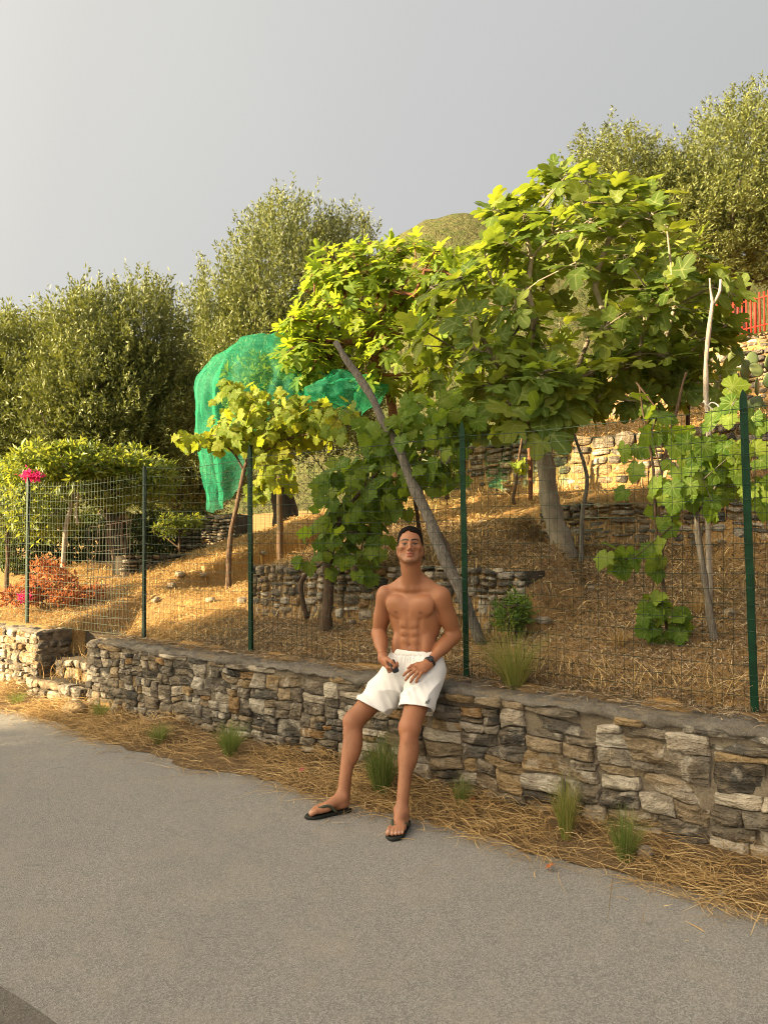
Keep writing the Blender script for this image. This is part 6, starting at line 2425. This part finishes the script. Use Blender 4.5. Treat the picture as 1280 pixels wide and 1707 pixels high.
TU = [(168, 1196, .17, .10, 'grass_green', 'small green grass tuft at the foot of the wall end beside the steps', 170),
      (266, 1216, .16, .10, 'grass_green', 'green grass tuft second along the wall from the steps', 200),
      (384, 1254, .24, .12, 'grass_green', 'full green grass tuft at the wall below the third fence post', 320),
      (636, 1308, .36, .13, 'grass_green', 'tall green grass tuft growing between the man\'s legs', 420),
      (770, 1338, .19, .07, 'grass_green', 'thin grey green tuft just right of the man\'s feet', 110),
      (944, 1385, .31, .08, 'grass_mixed', 'tall pale feathery grass tuft against the right part of the wall', 260),
      (1042, 1424, .24, .10, 'grass_green', 'green grass tuft beside a pale loose stone at the wall foot', 240),
      (30, 1160, .12, .12, 'grass_green', 'low green tuft at the foot of the sunlit wall', 120)]
for i, (px, py, h, sp, mt, lb, n) in enumerate(TU):
    p = verge_pt(px, py)
    tuft(lb, p, int(n * 1.2), h * 1.15, sp * 1.15, mt, 400 + i)
q = W(1.45, .46, 0)
q[2] = float(Hn(q[0], q[1]))
q = P(858, 1148, 4.62)
q[2] = float(Hn(q[0], q[1])) - .01
tuft('large tuft of long green and straw coloured grass by the fence post', q, 380, .40, .21, 'grass_mixed', 420, (.003, .005), (-.10, 0), 1.0)
q = q + (-.02, .05, 0)
tuft('few tall dry seed stalks rising from the large grass tuft', q, 26, .55, .10, 'straw', 421, (.002, .003), (-.18, 0), .6)
for i, (px, py, Y, h) in enumerate(((1165, 1000, 5.3, .16), (1030, 1045, 5.0, .14))):
    g = P(px, py, Y)
    g[2] = float(Hn(g[0], g[1]))
    tuft(('brown withered tuft left of the slim grey vine trunk', 'short straw coloured tuft on the bare earth slope')[i], g, 160, h, .12, 'straw', 430 + i)


# pebbles and loose stones
def rock(label, base, s, seed, col, name='loose_stone', grp=None):
    rg = np.random.default_rng(seed)
    th, ph = np.meshgrid(np.linspace(0, 2 * np.pi, 10, endpoint=False), np.linspace(0, np.pi, 7), indexing='ij')
    v = np.stack([np.sin(ph) * np.cos(th), np.sin(ph) * np.sin(th), np.cos(ph)], -1).reshape(-1, 3)
    v = v * (1 + .25 * fbm(v + seed * 3.7, 1.4, 3, seed))[:, None] * np.asarray(s)
    c, s_ = math.cos(seed), math.sin(seed)
    v = v @ np.array(((c, s_, 0), (-s_, c, 0), (0, 0, 1)))
    i0 = (np.arange(10)[:, None] * 7 + np.arange(6)[None, :])
    i1 = (((np.arange(10) + 1) % 10)[:, None] * 7 + np.arange(6)[None, :])
    v[:, 2] -= v[:, 2].min() * .75
    o = obj(name, mesh_np(name, v, np.stack([i0, i0 + 1, i1 + 1, i1], -1).reshape(-1, 4)), MATS['stone'], None, Matrix.Translation(Vector(base)))
    o.color = (*col, 1)
    return tag(o, label, 'stone', grp, 'thing')


rock('white pebble in the straw at the lower right', verge_pt(1202, 1482), (.022, .017, .014), 1, (.6, .57, .52))
rock('small grey pebble in the straw beside the white one', verge_pt(1168, 1488), (.013, .011, .009), 2, (.42, .4, .36))
rock('pale broken stone at the wall foot beside the grass tuft', verge_pt(1074, 1418), (.045, .03, .03), 3, (.5, .46, .4))
rock('dark little stone in the straw near the first grass tuft', verge_pt(168, 1203), (.03, .03, .02), 4, (.1, .095, .085))
rock('ochre boulder set in the verge below the steps', verge_pt(125, 1182), (.13, .07, .08), 6, (.38, .27, .14))
rg = np.random.default_rng(500)
spots = [(262, 1003, 'pale loose stone on the slope right of the fourth fence post'), (285, 985, 'second pale loose stone up the slope from the fourth fence post'), (405, 1012, 'flat pale stone on the slope just left of the third fence post'),
         (340, 965, 'small pale stone on the slope below the crooked vine trunk'), (440, 945, 'pale stone above the end of the low terrace wall'), (352, 1002, 'pale stone on the slope midway between two fence posts'),
         (300, 960, 'pale stone high on the slope near the short grey wall'), (830, 1000, 'pale stone between the green bush and the fence post'), (905, 1047, 'pale stone on the bare earth right of the green bush'),
         (985, 985, 'pale stone below the fig trunk on the bare slope'), (1215, 1030, 'pale stone beside the slim grey vine trunk'), (805, 870, 'pale stone on the sunny slope left of the two thin stems')]
for i, (px, py, lb) in enumerate(spots):
    lo_, hi_ = 4.5, 12.0
    for Y in np.arange(4.6, 12, .05):
        p = P(px, py, Y)
        if p[2] <= float(H(p[0], p[1])) + .005 and ab(p[0], p[1])[1] > .4:
            break
    p[2] = float(Hn(p[0], p[1])) - .01
    s = rg.uniform(.03, .07)
    rock(lb, p, (s * 1.3, s, s * .7), 20 + i, tuple(np.array((.42, .36, .27)) * rg.uniform(.7, 1.2)), grp='loose stones on the slope')

# a few fallen red leaves and blossoms
rg = np.random.default_rng(520)
for i, (px, py, lb) in enumerate(((500, 1270, 'pink fallen blossom in the straw left of the man'), (918, 1443, 'red dry leaf in the straw below the feathery tuft'), (790, 1335, 'orange dry leaf at the foot of the wall right of the man'))):
    p = verge_pt(px, py)
    v, t3, q4, vn = VINE_T[i % 3]
    d = unit3(rg.normal(0, 1, (1, 3)) * (1, 1, .2))
    M, _ = leaf_frame(p[None], d, np.array([[0, -.5, .8]]), np.array([.04]))
    V = v @ M[0].T + p + (0, 0, .03)
    o = obj('fallen_leaf', mesh_np('fallen_leaf', V - p, [t3, q4]), MATS['bougainvillea' if i == 0 else 'dry_red_leaf'], None, Matrix.Translation(Vector(p)))
    point_attr(o.data, 'tone', np.full(len(V), .6))
    tag(o, lb, 'leaf', None, 'thing')

for o in bpy.data.objects:
    if '_w' in o:
        del o['_w']
